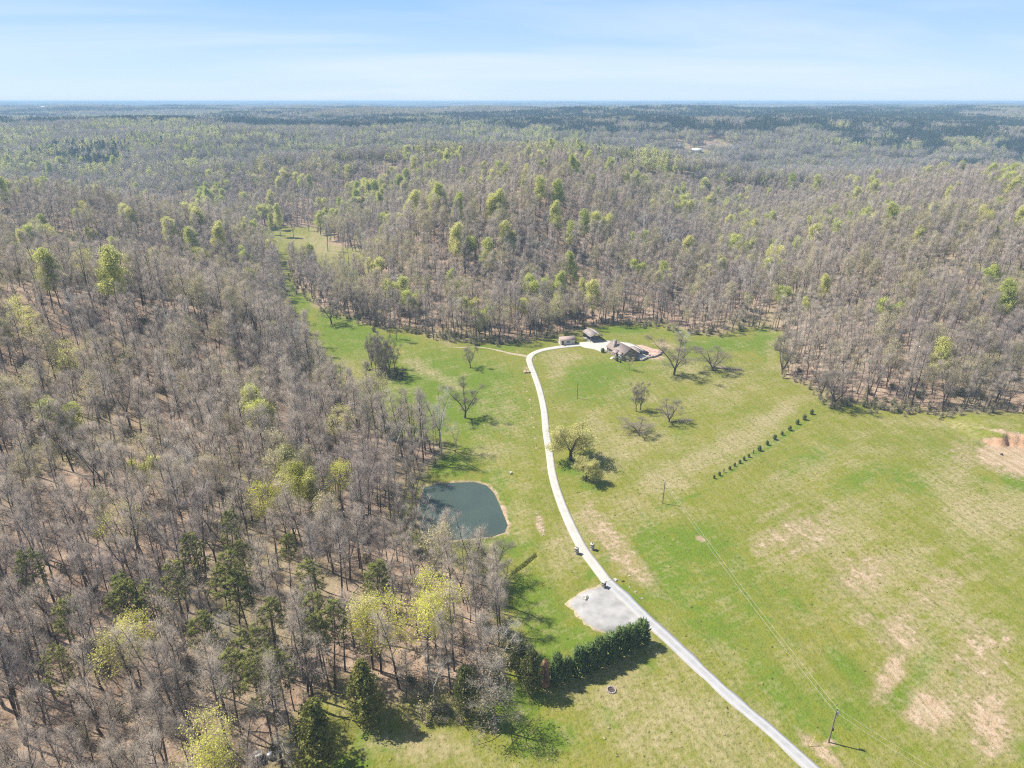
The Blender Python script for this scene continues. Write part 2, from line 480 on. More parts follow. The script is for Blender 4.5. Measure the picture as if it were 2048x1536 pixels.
DRY = [(1125, 715, 45, 14, -5, .8), (1110, 740, 20, 28, 0, .6), (1480, 880, 90, 30, -30, .9), (1540, 840, 90, 18, -33, .85), (1400, 920, 80, 25, -25, .7), (1330, 960, 70, 40, -10, .75), (1270, 1010, 50, 40, 0, .6), (1230, 900, 50, 50, 0, .6), (1190, 850, 35, 40, 0, .5), (1300, 880, 80, 40, 0, .45),
       (1980, 1030, 110, 55, 0, .9), (1900, 960, 60, 50, 20, .6), (1180, 1200, 60, 30, 0, .1), (1130, 1100, 40, 60, 10, .75), (1160, 1040, 28, 40, 50, .6), (1400, 1440, 190, 110, 40, .62), (1250, 1400, 110, 90, 30, .6), (1330, 1480, 150, 80, 30, .6),
       (1650, 1070, 140, 60, -25, .55), (1760, 1160, 120, 60, -30, .6), (1850, 1250, 120, 80, -45, .55), (1950, 1400, 130, 130, 0, .5), (650, 490, 45, 30, 20, .9), (600, 480, 40, 14, 0, .6), (840, 735, 50, 16, 25, .7), (890, 760, 50, 12, 30, .55), (770, 770, 45, 30, 20, .4),
       (980, 900, 60, 30, 0, .5), (1010, 830, 60, 60, 0, .35), (700, 740, 50, 40, 0, .35), (850, 1490, 120, 30, 5, .8), (700, 1400, 60, 30, 0, .5), (960, 1520, 60, 20, 0, .5), (1000, 1000, 10, 50, -20, .5), (1035, 1010, 30, 90, -10, .3),
       (560, 462, 40, 10, 0, .3), (1380, 740, 70, 25, 0, .55), (1450, 780, 90, 30, -20, .45), (1280, 780, 60, 30, 0, .35), (1700, 900, 90, 40, -20, .3), (1600, 960, 120, 40, -25, .35), (1545, 690, 15, 60, 0, .4), (520, 1500, 60, 30, 0, .6), (1880, 850, 120, 12, 2, .55)]
LUSH = [(900, 790, 160, 85, 15, .85), (690, 660, 70, 60, 30, .8), (1190, 770, 110, 50, 0, .45), (990, 1010, 50, 100, 10, .45), (1330, 720, 160, 30, 0, .35), (1440, 1200, 180, 120, 40, .4), (1600, 1420, 160, 80, 30, .4), (720, 660, 60, 30, 20, .5), (950, 900, 100, 60, 0, .35), (1525, 900, 120, 5, -33, .9), (1340, 1010, 90, 4, -22, .7), (1090, 1260, 40, 90, 0, .95), (1060, 1200, 40, 60, 0, .8), (1150, 1280, 60, 30, 20, .8), (1030, 1420, 60, 50, 0, .8), (1080, 1480, 80, 40, 0, .8), (900, 930, 60, 25, 0, .85), (990, 960, 45, 40, 0, .5), (1020, 1090, 60, 30, 0, .6),
        (2040, 960, 40, 22, 0, 1.1), (1960, 960, 30, 14, 0, .4), (1380, 1090, 80, 45, 0, .8), (1300, 1080, 40, 50, 0, .7), (1330, 1160, 60, 60, 30, .7), (1420, 1250, 120, 40, 45, .55), (1560, 1380, 120, 40, 45, .55), (1700, 1420, 70, 40, 0, .5), (1690, 1330, 60, 22, 45, .7), (1850, 1330, 20, 60, 25, .75), (1800, 1400, 40, 30, -30, .7), (1915, 1370, 12, 60, 5, .7), (1580, 1200, 60, 20, 40, .5), (1480, 1130, 60, 20, 40, .5),
        (860, 780, 70, 30, 20, .7), (960, 760, 80, 40, 0, .75), (690, 545, 40, 18, 0, .9), (700, 660, 40, 14, 20, .7), (800, 680, 40, 12, 0, .8), (860, 850, 40, 50, 0, .5), (1180, 755, 60, 30, 0, .8), (1230, 735, 60, 14, 0, .7), (1450, 690, 90, 14, 0, .85), (1530, 680, 25, 40, 0, .8), (1250, 660, 60, 8, 0, .9), (1350, 668, 60, 8, 0, .4), (1000, 695, 70, 8, 0, .6), (1150, 935, 40, 20, 0, .7), (1180, 972, 30, 14, 0, .6),
        (1620, 920, 70, 25, -25, .5), (1720, 960, 80, 25, -25, .5), (1820, 960, 60, 30, 20, .5), (1880, 920, 40, 30, 20, .3), (1360, 870, 30, 14, 0, .4), (760, 1480, 60, 30, 0, .7), (700, 1530, 60, 20, 0, .7), (540, 465, 30, 10, 0, .5), (600, 600, 30, 50, -40, .5), (1200, 1130, 12, 60, 45, .6), (1270, 1200, 60, 10, 45, .7), (1500, 1430, 150, 10, 45, .6), (2030, 1490, 40, 40, 0, .6), (1215, 1430, 30, 18, 40, .5), (1290, 1330, 30, 30, 0, .4)]
on = (DEP > 30) & (dOpen < 60)
clay = np.where(on, blob(U, V, CLAY), 0)
dry = np.where(on, blob(U, V, DRY), 0)
dry = np.maximum(dry, farfield * 0.8)
lush = np.where(on, blob(U, V, LUSH), 0)
sdp = sdist(GX, GY, POND)
rim = 1.3 + 1.6 * fbm(GX / 5, GY / 5, 77)
clay = np.maximum(clay, 0.62 * sstep(rim, rim * .2, sdp) * sstep(-1.5, 0, sdp))

gme = bpy.data.meshes.new("ground")
gi = np.arange(nr * na).reshape(nr, na)
q = np.stack([gi[:-1, :], np.roll(gi, -1, 1)[:-1, :], np.roll(gi, -1, 1)[1:, :], gi[1:, :]], -1).reshape(-1, 4)[:, ::-1]
gme.vertices.add(nr * na + 1)
gme.vertices.foreach_set("co", np.concatenate([np.stack([GX, GY, GZ], 1).ravel(), [0, 0, 0.0]]))
cap = np.stack([np.full(na, nr * na), np.roll(gi[0], -1), gi[0]], 1)
nl = len(q) * 4 + len(cap) * 3
gme.loops.add(nl)
gme.loops.foreach_set("vertex_index", np.concatenate([q.ravel(), cap[:, ::-1].ravel()]).astype(np.int32))
gme.polygons.add(len(q) + len(cap))
gme.polygons.foreach_set("loop_start", np.concatenate([np.arange(len(q)) * 4, len(q) * 4 + np.arange(len(cap)) * 3]).astype(np.int32))
gme.update(calc_edges=True)
gme.polygons.foreach_set("use_smooth", np.ones(len(gme.polygons), bool))
for nm, arr in (("forest", forest), ("clay", clay), ("dry", dry), ("lush", lush)):
    a = gme.attributes.new(nm, 'FLOAT', 'POINT')
    a.data.foreach_set("value", np.concatenate([arr, [0.0]]).astype(np.float32))

gm, n, l, b = new_mat("meadow_and_leaf_litter")
def attr(nm):
    a = n.new("ShaderNodeAttribute"); a.attribute_name = nm; return a.outputs["Fac"]
geo = n.new("ShaderNodeNewGeometry")
def noise(scale, detail=4, vec=None, rough=0.55):
    t = n.new("ShaderNodeTexNoise"); t.inputs["Scale"].default_value = scale; t.inputs["Detail"].default_value = detail; t.inputs["Roughness"].default_value = rough
    l.new(vec or geo.outputs["Position"], t.inputs["Vector"]); return t.outputs["Fac"]
def mth(op, a, b_=None, c=None):
    t = n.new("ShaderNodeMath"); t.operation = op
    for k, x in enumerate((a, b_, c)):
        if x is None: continue
        if isinstance(x, (int, float)): t.inputs[k].default_value = x
        else: l.new(x, t.inputs[k])
    return t.outputs[0]
def rng_(x, a, b_, c=0.0, d=1.0):
    t = n.new("ShaderNodeMapRange"); l.new(x, t.inputs[0])
    for k, v_ in zip((1, 2, 3, 4), (a, b_, c, d)): t.inputs[k].default_value = v_
    return t.outputs[0]
def mixc(f, a, b_):
    t = n.new("ShaderNodeMix"); t.data_type = 'RGBA'
    l.new(f, t.inputs[0]) if not isinstance(f, float) else setattr(t.inputs[0], 'default_value', f)
    for k, x in ((6, a), (7, b_)):
        if isinstance(x, tuple): t.inputs[k].default_value = (*x, 1)
        else: l.new(x, t.inputs[k])
    return t.outputs[2]
mp = n.new("ShaderNodeMapping"); mp.vector_type = 'TEXTURE'; mp.inputs["Rotation"].default_value = (0, 0, R(29)); mp.inputs["Scale"].default_value = (12, 1.0, 1.0)
l.new(geo.outputs["Position"], mp.inputs[0])                       # mower and tractor streaks
mp2 = n.new("ShaderNodeMapping"); mp2.vector_type = 'TEXTURE'; mp2.inputs["Rotation"].default_value = (0, 0, R(-61)); mp2.inputs["Scale"].default_value = (16, 1.0, 1.0)
l.new(geo.outputs["Position"], mp2.inputs[0])
fine, mid, big = noise(1.9, 5), noise(0.33, 5), noise(0.045, 4)
tuft = noise(0.95, 3, rough=0.7)
streak = noise(0.75, 4, mp.outputs[0])
streak2 = noise(0.7, 4, mp2.outputs[0])
g_col = mixc(rng_(big, .35, .65), (0.232, 0.230, 0.032), (0.172, 0.208, 0.019))
g_col = mixc(rng_(mid, .38, .68, 0, .8), g_col, (0.30, 0.255, 0.085))
lf = rng_(mth('ADD', attr("lush"), mth('MULTIPLY', mth('SUBTRACT', mid, .5), 1.9)), .16, .58)
g_col = mixc(mth('MULTIPLY', lf, .85), g_col, (0.118, 0.200, 0.013))
sm = mth('ADD', mth('MULTIPLY', mth('SUBTRACT', streak, .5), 1.1), mth('MULTIPLY', mth('SUBTRACT', tuft, .5), 1.2))
sm = mth('ADD', sm, mth('MULTIPLY', mth('SUBTRACT', noise(0.11, 4), .5), 1.6))
sm = mth('ADD', sm, mth('MULTIPLY', mth('SUBTRACT', streak2, .5), 1.0))
df = rng_(mth('ADD', attr("dry"), sm), .04, .86)
straw = mixc(rng_(tuft, .35, .65), (0.345, 0.275, 0.14), (0.45, 0.37, 0.215))
g_col = mixc(mth('MULTIPLY', df, .9), g_col, straw)
cf = rng_(mth('ADD', attr("clay"), mth('ADD', mth('MULTIPLY', mth('SUBTRACT', mid, .5), 1.3), mth('MULTIPLY', sm, .35))), .36, .78)
cf = rng_(mth('ADD', cf, mth('MULTIPLY', mth('SUBTRACT', tuft, .5), 1.6)), .25, .8)
cf = mth('MULTIPLY', cf, rng_(attr("clay"), .05, .3))
worn = rng_(mth('ADD', attr("clay"), mth('ADD', mth('MULTIPLY', mth('SUBTRACT', mid, .5), .9), mth('MULTIPLY', sm, .3))), .10, .55)
worn = mth('MULTIPLY', mth('MULTIPLY', worn, rng_(attr("clay"), .03, .2)), .85)
g_col = mixc(worn, g_col, mixc(rng_(tuft, .3, .7), (0.34, 0.25, 0.145), (0.44, 0.34, 0.22)))
clay_c = mixc(rng_(mid, .35, .7), (0.47, 0.32, 0.215), (0.58, 0.44, 0.32))
g_col = mixc(cf, g_col, clay_c)
mp3 = n.new("ShaderNodeMapping"); mp3.vector_type = 'TEXTURE'; mp3.inputs["Rotation"].default_value = (0, 0, R(100)); mp3.inputs["Scale"].default_value = (40, 1.0, 1.0)
l.new(geo.outputs["Position"], mp3.inputs[0])
swath = noise(0.55, 2, mp3.outputs[0])
g_col = mixc(rng_(swath, .5, .62, 0, .28), g_col, (0.13, 0.155, 0.02))
g_col = mixc(rng_(streak2, .56, .68, 0, .35), g_col, (0.14, 0.165, 0.025))
g_col = mixc(rng_(fine, .30, .62, .0, .38), g_col, (0.075, 0.085, 0.02))
dark = rng_(mth('MULTIPLY', tuft, fine), .14, .21, .5, 0)
g_col = mixc(dark, g_col, (0.06, 0.07, 0.02))
lit = mixc(rng_(mid, .35, .68), (0.325, 0.225, 0.155), (0.44, 0.335, 0.245))
lit = mixc(rng_(fine, .35, .7, 0, .7), lit, (0.20, 0.14, 0.10))
lit = mixc(rng_(noise(0.021, 4), .5, .66, 0, .6), lit, (0.20, 0.20, 0.075))
nsep = n.new("ShaderNodeSeparateXYZ"); l.new(geo.outputs["True Normal"], nsep.inputs[0])
cutf = mth('MULTIPLY', rng_(nsep.outputs["Z"], .62, .86, 1, 0), rng_(attr("clay"), .3, .6))
g_col = mixc(cutf, g_col, mixc(rng_(mid, .3, .7), (0.42, 0.245, 0.14), (0.52, 0.34, 0.215)))   # fresh subsoil on the cut face
gcol = mixc(attr("forest"), g_col, lit)
l.new(gcol, b.inputs["Base Color"])
b.inputs["Roughness"].default_value = 0.95
b.inputs["Specular IOR Level"].default_value = 0.05
bp = n.new("ShaderNodeBump"); bp.inputs["Strength"].default_value = 0.65; bp.inputs["Distance"].default_value = 0.35
l.new(mth('ADD', tuft, mth('MULTIPLY', fine, .6)), bp.inputs["Height"]); l.new(bp.outputs[0], b.inputs["Normal"])
gme.materials.append(gm)
put("ground", gme)["kind"] = "structure"

# ------------------------------------------------------------------ water, drive, road, pull-off
wm, n, l, b = new_mat("pond_water")
b.inputs["Base Color"].default_value = (0.060, 0.080, 0.070, 1)
b.inputs["Roughness"].default_value = 0.05
b.inputs["IOR"].default_value = 1.33
tc = n.new("ShaderNodeTexCoord"); no = n.new("ShaderNodeTexNoise"); no.inputs["Scale"].default_value = 1.4; no.inputs["Detail"].default_value = 4
l.new(tc.outputs["Object"], no.inputs["Vector"])
bp = n.new("ShaderNodeBump"); bp.inputs["Strength"].default_value = 0.04; bp.inputs["Distance"].default_value = 0.06
l.new(no.outputs["Fac"], bp.inputs["Height"]); l.new(bp.outputs[0], b.inputs["Normal"])
no2 = n.new("ShaderNodeTexNoise"); no2.inputs["Scale"].default_value = 0.12; l.new(tc.outputs["Object"], no2.inputs["Vector"])
cr = n.new("ShaderNodeValToRGB"); cr.color_ramp.elements[0].color = (0.044, 0.066, 0.055, 1); cr.color_ramp.elements[1].color = (0.072, 0.094, 0.074, 1)
l.new(no2.outputs["Fac"], cr.inputs[0]); l.new(cr.outputs[0], b.inputs["Base Color"])
cx, cy = np.mean(POND, 0)
pv = [(cx + (px - cx) * 1.06, cy + (py - cy) * 1.06, WATER_Z) for px, py in POND]
pme = bpy.data.meshes.new("pond"); pme.from_pydata(pv, [], [list(range(len(pv)))][::-1]); pme.materials.append(wm)
if pme.polygons[0].normal.z < 0: pme.flip_normals()
tag(put("pond", pme), kind="structure")

def smooth_line(pts, step=1.2):
    pts = np.array(pts, float)
    ext = np.vstack([2 * pts[0] - pts[1], pts, 2 * pts[-1] - pts[-2]])
    out = []
    for i in range(1, len(ext) - 2):
        p0, p1, p2, p3 = ext[i - 1:i + 3]
        k = max(2, int(np.linalg.norm(p2 - p1) / step))
        for t in np.linspace(0, 1, k, endpoint=False):
            out.append(0.5 * ((2 * p1) + (-p0 + p2) * t + (2 * p0 - 5 * p1 + 4 * p2 - p3) * t * t + (-p0 + 3 * p1 - 3 * p2 + p3) * t ** 3))
    out.append(pts[-1])
    return np.array(out)

def ribbon(name, pts, width, lift, mat, wob=0.0, seed=0, kind="structure"):
    c = smooth_line(pts)
    t = np.gradient(c, axis=0); t /= np.linalg.norm(t, axis=1, keepdims=True)
    nrm = np.stack([-t[:, 1], t[:, 0]], 1)
    w = np.interp(np.linspace(0, 1, len(c)), np.linspace(0, 1, len(width)), width) if hasattr(width, '__len__') else np.full(len(c), width)
    offs = [-.5, -.5, -.25, 0, .25, .5, .5]
    cols = []
    s_ = np.arange(len(c)) * 1.2
    for k, o in enumerate(offs):
        wb = wob * (vnoise(s_ / 3.1, s_ * 0 + k // 4, seed) if abs(o) == .5 else 0)
        p = c + nrm * (w * o + np.sign(o) * wb)[:, None]
        z = height(p[:, 0], p[:, 1]) + (lift if 0 < k < 6 else -0.4)
        cols.append(np.column_stack([p, z]))
    v = np.stack(cols, 1).reshape(-1, 3)
    K = len(offs)
    i = np.arange(len(c) - 1)[:, None] * K + np.arange(K - 1)[None]
    f = np.stack([i, i + K, i + K + 1, i + 1], -1).reshape(-1, 4)[:, ::-1]
    mb = MB(); mb.add(v, f)
    me = mb.mesh(name, [mat])
    cum = np.concatenate([[0], np.cumsum(np.linalg.norm(np.diff(c, axis=0), axis=1))])
    for nm, arr in (("along", np.repeat(cum, K)), ("across", np.tile(np.array(offs), len(c)))):
        a = me.attributes.new(nm, 'FLOAT', 'POINT'); a.data.foreach_set("value", arr.astype(np.float32))
    o = put(name, me); o["kind"] = kind
    return o

def paving(name, col, edge, track, joints):
    """road surface: worn wheel tracks, dirt creeping in from the edges, joints across"""
    m, n, l, b = new_mat(name)
    def at(nm):
        a = n.new("ShaderNodeAttribute"); a.attribute_name = nm; return a.outputs["Fac"]
    def mt(op, a, b_=None):
        t = n.new("ShaderNodeMath"); t.operation = op
        for k, x in enumerate((a, b_)):
            if x is None: continue
            if isinstance(x, (int, float)): t.inputs[k].default_value = x
            else: l.new(x, t.inputs[k])
        return t.outputs[0]
    def mr(x, a, b_, c=0., d=1.):
        t = n.new("ShaderNodeMapRange"); l.new(x, t.inputs[0])
        for k, v_ in zip((1, 2, 3, 4), (a, b_, c, d)): t.inputs[k].default_value = v_
        return t.outputs[0]
    def mc(f, a, b_):
        t = n.new("ShaderNodeMix"); t.data_type = 'RGBA'; l.new(f, t.inputs[0])
        for k, x in ((6, a), (7, b_)):
            if isinstance(x, tuple): t.inputs[k].default_value = (*x, 1)
            else: l.new(x, t.inputs[k])
        return t.outputs[2]
    g = n.new("ShaderNodeNewGeometry")
    def nz(sc, dt=4):
        t = n.new("ShaderNodeTexNoise"); t.inputs["Scale"].default_value = sc; t.inputs["Detail"].default_value = dt
        l.new(g.outputs["Position"], t.inputs["Vector"]); return t.outputs["Fac"]
    ac = mt('ABSOLUTE', at("across"))
    n1, n2 = nz(.5), nz(2.2)
    c = mc(mr(n1, .35, .65), tuple(q * .9 for q in col), tuple(q * 1.08 for q in col))
    tr = mr(mt('ABSOLUTE', mt('SUBTRACT', ac, .25)), .03, .13, track, 0)
    c = mc(tr, c, tuple(min(q * 1.22, .8) for q in col))
    ed = mr(mt('ADD', ac, mt('MULTIPLY', mt('SUBTRACT', n2, .5), .22)), .40, .50)
    c = mc(mt('MULTIPLY', ed, .75), c, edge)
    if joints:
        fr = mt('FRACT', mt('DIVIDE', at("along"), joints))
        c = mc(mr(fr, 0, .03, .4, 0), c, tuple(q * .55 for q in col))
        blk = nz(.13, 2)
        c = mc(mr(blk, .52, .62, 0, .35), c, tuple(q * .85 for q in col))
    l.new(c, b.inputs["Base Color"]); b.inputs["Roughness"].default_value = .9
    b.inputs["Specular IOR Level"].default_value = .2
    return m

M['drive'] = paving("drive_concrete", (0.45, 0.425, 0.375), (0.30, 0.26, 0.17), .15, 4.6)
M['lane'] = paving("lane_chip_seal", (0.35, 0.345, 0.34), (0.33, 0.29, 0.20), .7, 0)
M['concrete'] = plain("pale_concrete", (0.47, 0.445, 0.39), 0.85, 0.10, 0.6, 0.1, coords='Object')
M['asphalt'] = plain("worn_chip_seal", (0.37, 0.365, 0.36), 0.9, 0.10, 0.35, 0.0)
M['gravel'] = plain("pale_gravel", (0.325, 0.315, 0.30), 0.95, 0.22, 0.35, 0.0)
M['tan_gravel'] = plain("tan_track_gravel", (0.36, 0.30, 0.20), 0.95, 0.3, 1.2, 0.3)
DRIVE_PX = [(1214, 1163), (1190, 1131), (1166, 1098), (1142, 1052), (1120, 1000), (1105, 950), (1098, 900), (1092, 860), (1088, 820), (1079, 780), (1069, 750), (1061, 730), (1059, 716), (1068, 706), (1088, 699), (1112, 695), (1140, 691.5), (1166, 689), (1195, 688)]
DRIVE = [tuple(un(*p)) for p in DRIVE_PX]
ROAD_PX = [(1213, 1162), (1250, 1196), (1295, 1240), (1352, 1292), (1408, 1345), (1470, 1402), (1552, 1471), (1622, 1534), (1700, 1606), (1800, 1705)]
ROAD = [tuple(un(*p)) for p in ROAD_PX]
ribbon("driveway", DRIVE, [3.0, 2.9, 2.7, 2.6, 2.6, 2.6, 2.6, 2.7, 2.9, 3.6, 5.5], 0.09, M['drive'])
ribbon("road", ROAD, [3.4, 3.3, 3.1, 2.9, 2.8, 2.8, 2.8], 0.06, M['lane'], 0.5, 3)
ribbon("track", [tuple(un(*p)) for p in [(1056, 712), (1020, 706), (985, 698), (950, 694), (905, 696)]], [2.6, 1.6, 1.0, .7], 0.03, M['tan_gravel'], 0.8, 5)

def patch(name, px, lift, mat, kind="structure", grow=1.0, rag=0.0):
    base = smooth_line([tuple(un(*p)) for p in px + px[:1]], 1.0)[:-1]
    c = base.mean(0)
    base = c + (base - c) * (grow + rag * vnoise(base[:, 0] / 1.6, base[:, 1] / 1.6, 5)[:, None])
    rings = [base, c + (base - c) * .66, c + (base - c) * .33]
    v = []
    for k, r_ in enumerate([np.array(base)] + rings):
        zz = height(r_[:, 0], r_[:, 1]) + (lift if k else -0.3)
        v.append(np.column_stack([r_, zz]))
    v = np.concatenate(v + [np.array([[c[0], c[1], h1(*c) + lift]])])
    m_ = len(base); f = []
    for k in range(3):
        for i in range(m_):
            j = (i + 1) % m_
            f.append([k * m_ + i, k * m_ + j, (k + 1) * m_ + j, (k + 1) * m_ + i])
    for i in range(m_):
        f.append([3 * m_ + i, 3 * m_ + (i + 1) % m_, 4 * m_, 4 * m_])
    mb = MB(); mb.add(v, f)
    me = mb.mesh(name, [mat])
    if me.polygons[m_ * 2].normal.z < 0: me.flip_normals()
    o = put(name, me); o["kind"] = kind
    return o
PULL = [(1136, 1204), (1160, 1186), (1200, 1174), (1228, 1178), (1262, 1205), (1300, 1240), (1292, 1252), (1250, 1262), (1212, 1264), (1180, 1252), (1158, 1232)]
patch("gravel_fringe", PULL, 0.022, M['tan_gravel'], grow=1.05, rag=.34)
patch("gravel_pull_off", PULL, 0.034, M['gravel'], grow=.97, rag=.10)
patch("concrete_apron", [(1160, 685), (1192, 682), (1222, 682), (1236, 690), (1228, 700), (1214, 702), (1203, 704), (1190, 699), (1165, 694)], 0.10, M['concrete'])
patch("patio", [(1240, 684), (1262, 687), (1282, 697), (1296, 708), (1290, 716), (1274, 716), (1262, 700)], 0.10, M['concrete'])

# ------------------------------------------------------------------ trees: skeletons
def unit(v):
    return v / (np.linalg.norm(v) + 1e-9)

def perp(d, rng):
    p = np.cross(d, rng.normal(size=3)); return unit(p)

def skeleton(seed, H=19.0, r0=0.24, bole=0.42, limbs=13, reach=3.6, lift=0.75, lean=0.02, forks=1, subs=7, twigs=5, fines=3, droop=0.0, fine_len=1.15, thick=1.0, fork_low=.16):
    """returns the woody pieces of a tree in two lots: trunk with limbs, and branches with twigs; and the twig ends"""
    rng = np.random.default_rng(seed)
    wood, br, fin, ends = [], [], [], []
    def line(p, d, L, ra, rb, k, wob, pull, out):
        pts = [p]
        for i in range(k):
            d = unit(d + rng.normal(size=3) * wob + np.array([0, 0, pull]))
            q = pts[-1] + d * L / k
            a, b_ = ra + (rb - ra) * i / k, ra + (rb - ra) * (i + 1) / k
            out.append((pts[-1], q, a, b_)); pts.append(q)
        return pts, d
    leaders = []
    d0 = unit(np.array([rng.normal() * lean, rng.normal() * lean, 1.0]))
    base = np.array([0, 0, -0.6])
    if forks <= 1:
        pts, d = line(base, d0, H + .6, r0, 0.03, 9, 0.035, 0.02, wood)
        leaders.append((pts, H, r0))
    else:
        hf = H * (fork_low + 0.16 * rng.random())
        pts, d = line(base, d0, hf + .6, r0, r0 * .8, 3, 0.04, 0.02, wood)
        for k in range(forks):
            a = 2 * math.pi * (k + .3 * rng.random()) / forks
            dd = unit(np.array([math.cos(a) * .42, math.sin(a) * .42, 1.0]))
            pp, _ = line(pts[-1], dd, (H - hf) * (0.85 + .25 * rng.random()), r0 * .62, 0.03, 7, 0.07, 0.06, wood)
            leaders.append((pts[:-1] + pp, H, r0 * .62))
    per = max(3, int(limbs / len(leaders)))
    for pts, HH, rr in leaders:
        P = np.array(pts)
        cum = np.concatenate([[0], np.cumsum(np.linalg.norm(np.diff(P, axis=0), axis=1))]); cum /= cum[-1]
        az = rng.random() * 6.28
        for k in range(per):
            t = bole + (0.97 - bole) * (k + rng.random() * .8) / per
            p = np.array([np.interp(t, cum, P[:, i]) for i in range(3)])
            az += 2.4 + rng.normal() * .35
            rel = (t - bole) / (1 - bole)
            up = lift * (0.55 + 0.9 * rel)
            d = unit(np.array([math.cos(az), math.sin(az), up]))
            L = reach * (1.0 - 0.62 * rel) * (0.75 + .5 * rng.random())
            lp, ld = line(p, d, L, rr * (0.42 - .25 * rel) , 0.022, 4, 0.13, 0.10 - droop, wood)
            LP = np.array(lp)
            for s in range(subs):
                u = 0.22 + 0.78 * (s + rng.random()) / subs
                q = LP[0] + 0; idx = min(int(u * 4), 3); f = u * 4 - idx
                q = LP[idx] * (1 - f) + LP[idx + 1] * f
                sd = unit(unit(LP[idx + 1] - LP[idx]) * .55 + perp(ld, rng) * .8 + np.array([0, 0, .28 - droop]))
                sl = L * (0.30 + .22 * rng.random()) * (1.05 - .45 * u) + .35
                sp, sdir = line(q, sd, sl, 0.028, 0.014, 2, 0.16, 0.06 - droop * .6, br)
                SP = np.array(sp)
                for w in range(twigs):
                    u2 = 0.2 + 0.8 * (w + rng.random()) / twigs
                    i2 = min(int(u2 * 2), 1); f2 = u2 * 2 - i2
                    q2 = SP[i2] * (1 - f2) + SP[i2 + 1] * f2
                    td = unit(sdir * .5 + perp(sdir, rng) * .85 + np.array([0, 0, .22 - droop]))
                    tl = 0.55 + 0.65 * rng.random()
                    e = q2 + td * tl
                    fin.append((q2, e, 0.0155 * thick)); ends.append(e)
                    for g in range(fines):
                        q3 = q2 + (e - q2) * (.35 + .65 * rng.random())
                        fd = unit(td * .5 + perp(td, rng) * .8 + np.array([0, 0, .2 - droop]))
                        e3 = q3 + fd * fine_len * (.5 + .8 * rng.random())
                        fin.append((q3, e3, 0.0092 * thick)); ends.append(e3)
    return wood, br, fin, np.array(ends)

def wood_mesh(mb, wood, slot=0, k=5):
    mb.segs([w[0] for w in wood], [w[1] for w in wood], [w[2] for w in wood], [w[3] for w in wood], k, slot)

def twig_mesh(mb, br, fin, slot=0):
    mb.segs([w[0] for w in br], [w[1] for w in br], [w[2] for w in br], [w[3] for w in br], 3, slot)
    mb.tips([w[0] for w in fin], [w[1] for w in fin], [w[2] for w in fin], slot)

class Kind:
    """one pattern of tree: a trunk mesh, a crown mesh and (for the distant wood) both in one"""
    def __init__(s, name, build):
        s.name = name
        tr, cr, tm, cm = MB(), MB(), [], []
        tm, cm = build(tr, cr)
        s.trunk = tr.mesh(name + "_trunk", tm)
        s.crown = cr.mesh(name + "_crown", cm)
        both = MB()
        build(both, both2 := MB())
        k = len(tm)
        for v, f, m_ in zip(both2.v, both2.f, both2.m):
            both.v.append(v); both.f.append(f + both.n); both.m.append(m_ + k)
        s.both = both.mesh(name, tm + cm)
        zs = np.concatenate(cr.v)
        s.H = zs[:, 2].max(); s.W = (np.ptp(zs[:, 0]) + np.ptp(zs[:, 1])) / 2

def bare(name, seed, bark='bark', twig='twig', **kw):
    def build(tr, cr):
        wood, br, fin, ends = skeleton(seed, **kw)
        wood_mesh(tr, wood); twig_mesh(cr, br, fin)
        return [M[bark]], [M[twig]]
    return Kind(name, build)

def budding(name, seed, leaf, per=2, size=0.30, keep=1.0, bark='bark', twig='twig', spread=.25, **kw):
    def build(tr, cr):
        wood, br, fin, ends = skeleton(seed, **kw)
        rng = np.random.default_rng(seed + 500)
        wood_mesh(tr, wood); twig_mesh(cr, br, fin, 0)
        E_ = ends[rng.random(len(ends)) < keep]
        P = np.repeat(E_, per, 0) + rng.normal(size=(len(E_) * per, 3)) * spread
        cr.leaves(P, size, rng, 1, up=.3, asp=.75)
        return [M[bark]], [M[twig], M[leaf]]
    return Kind(name, build)

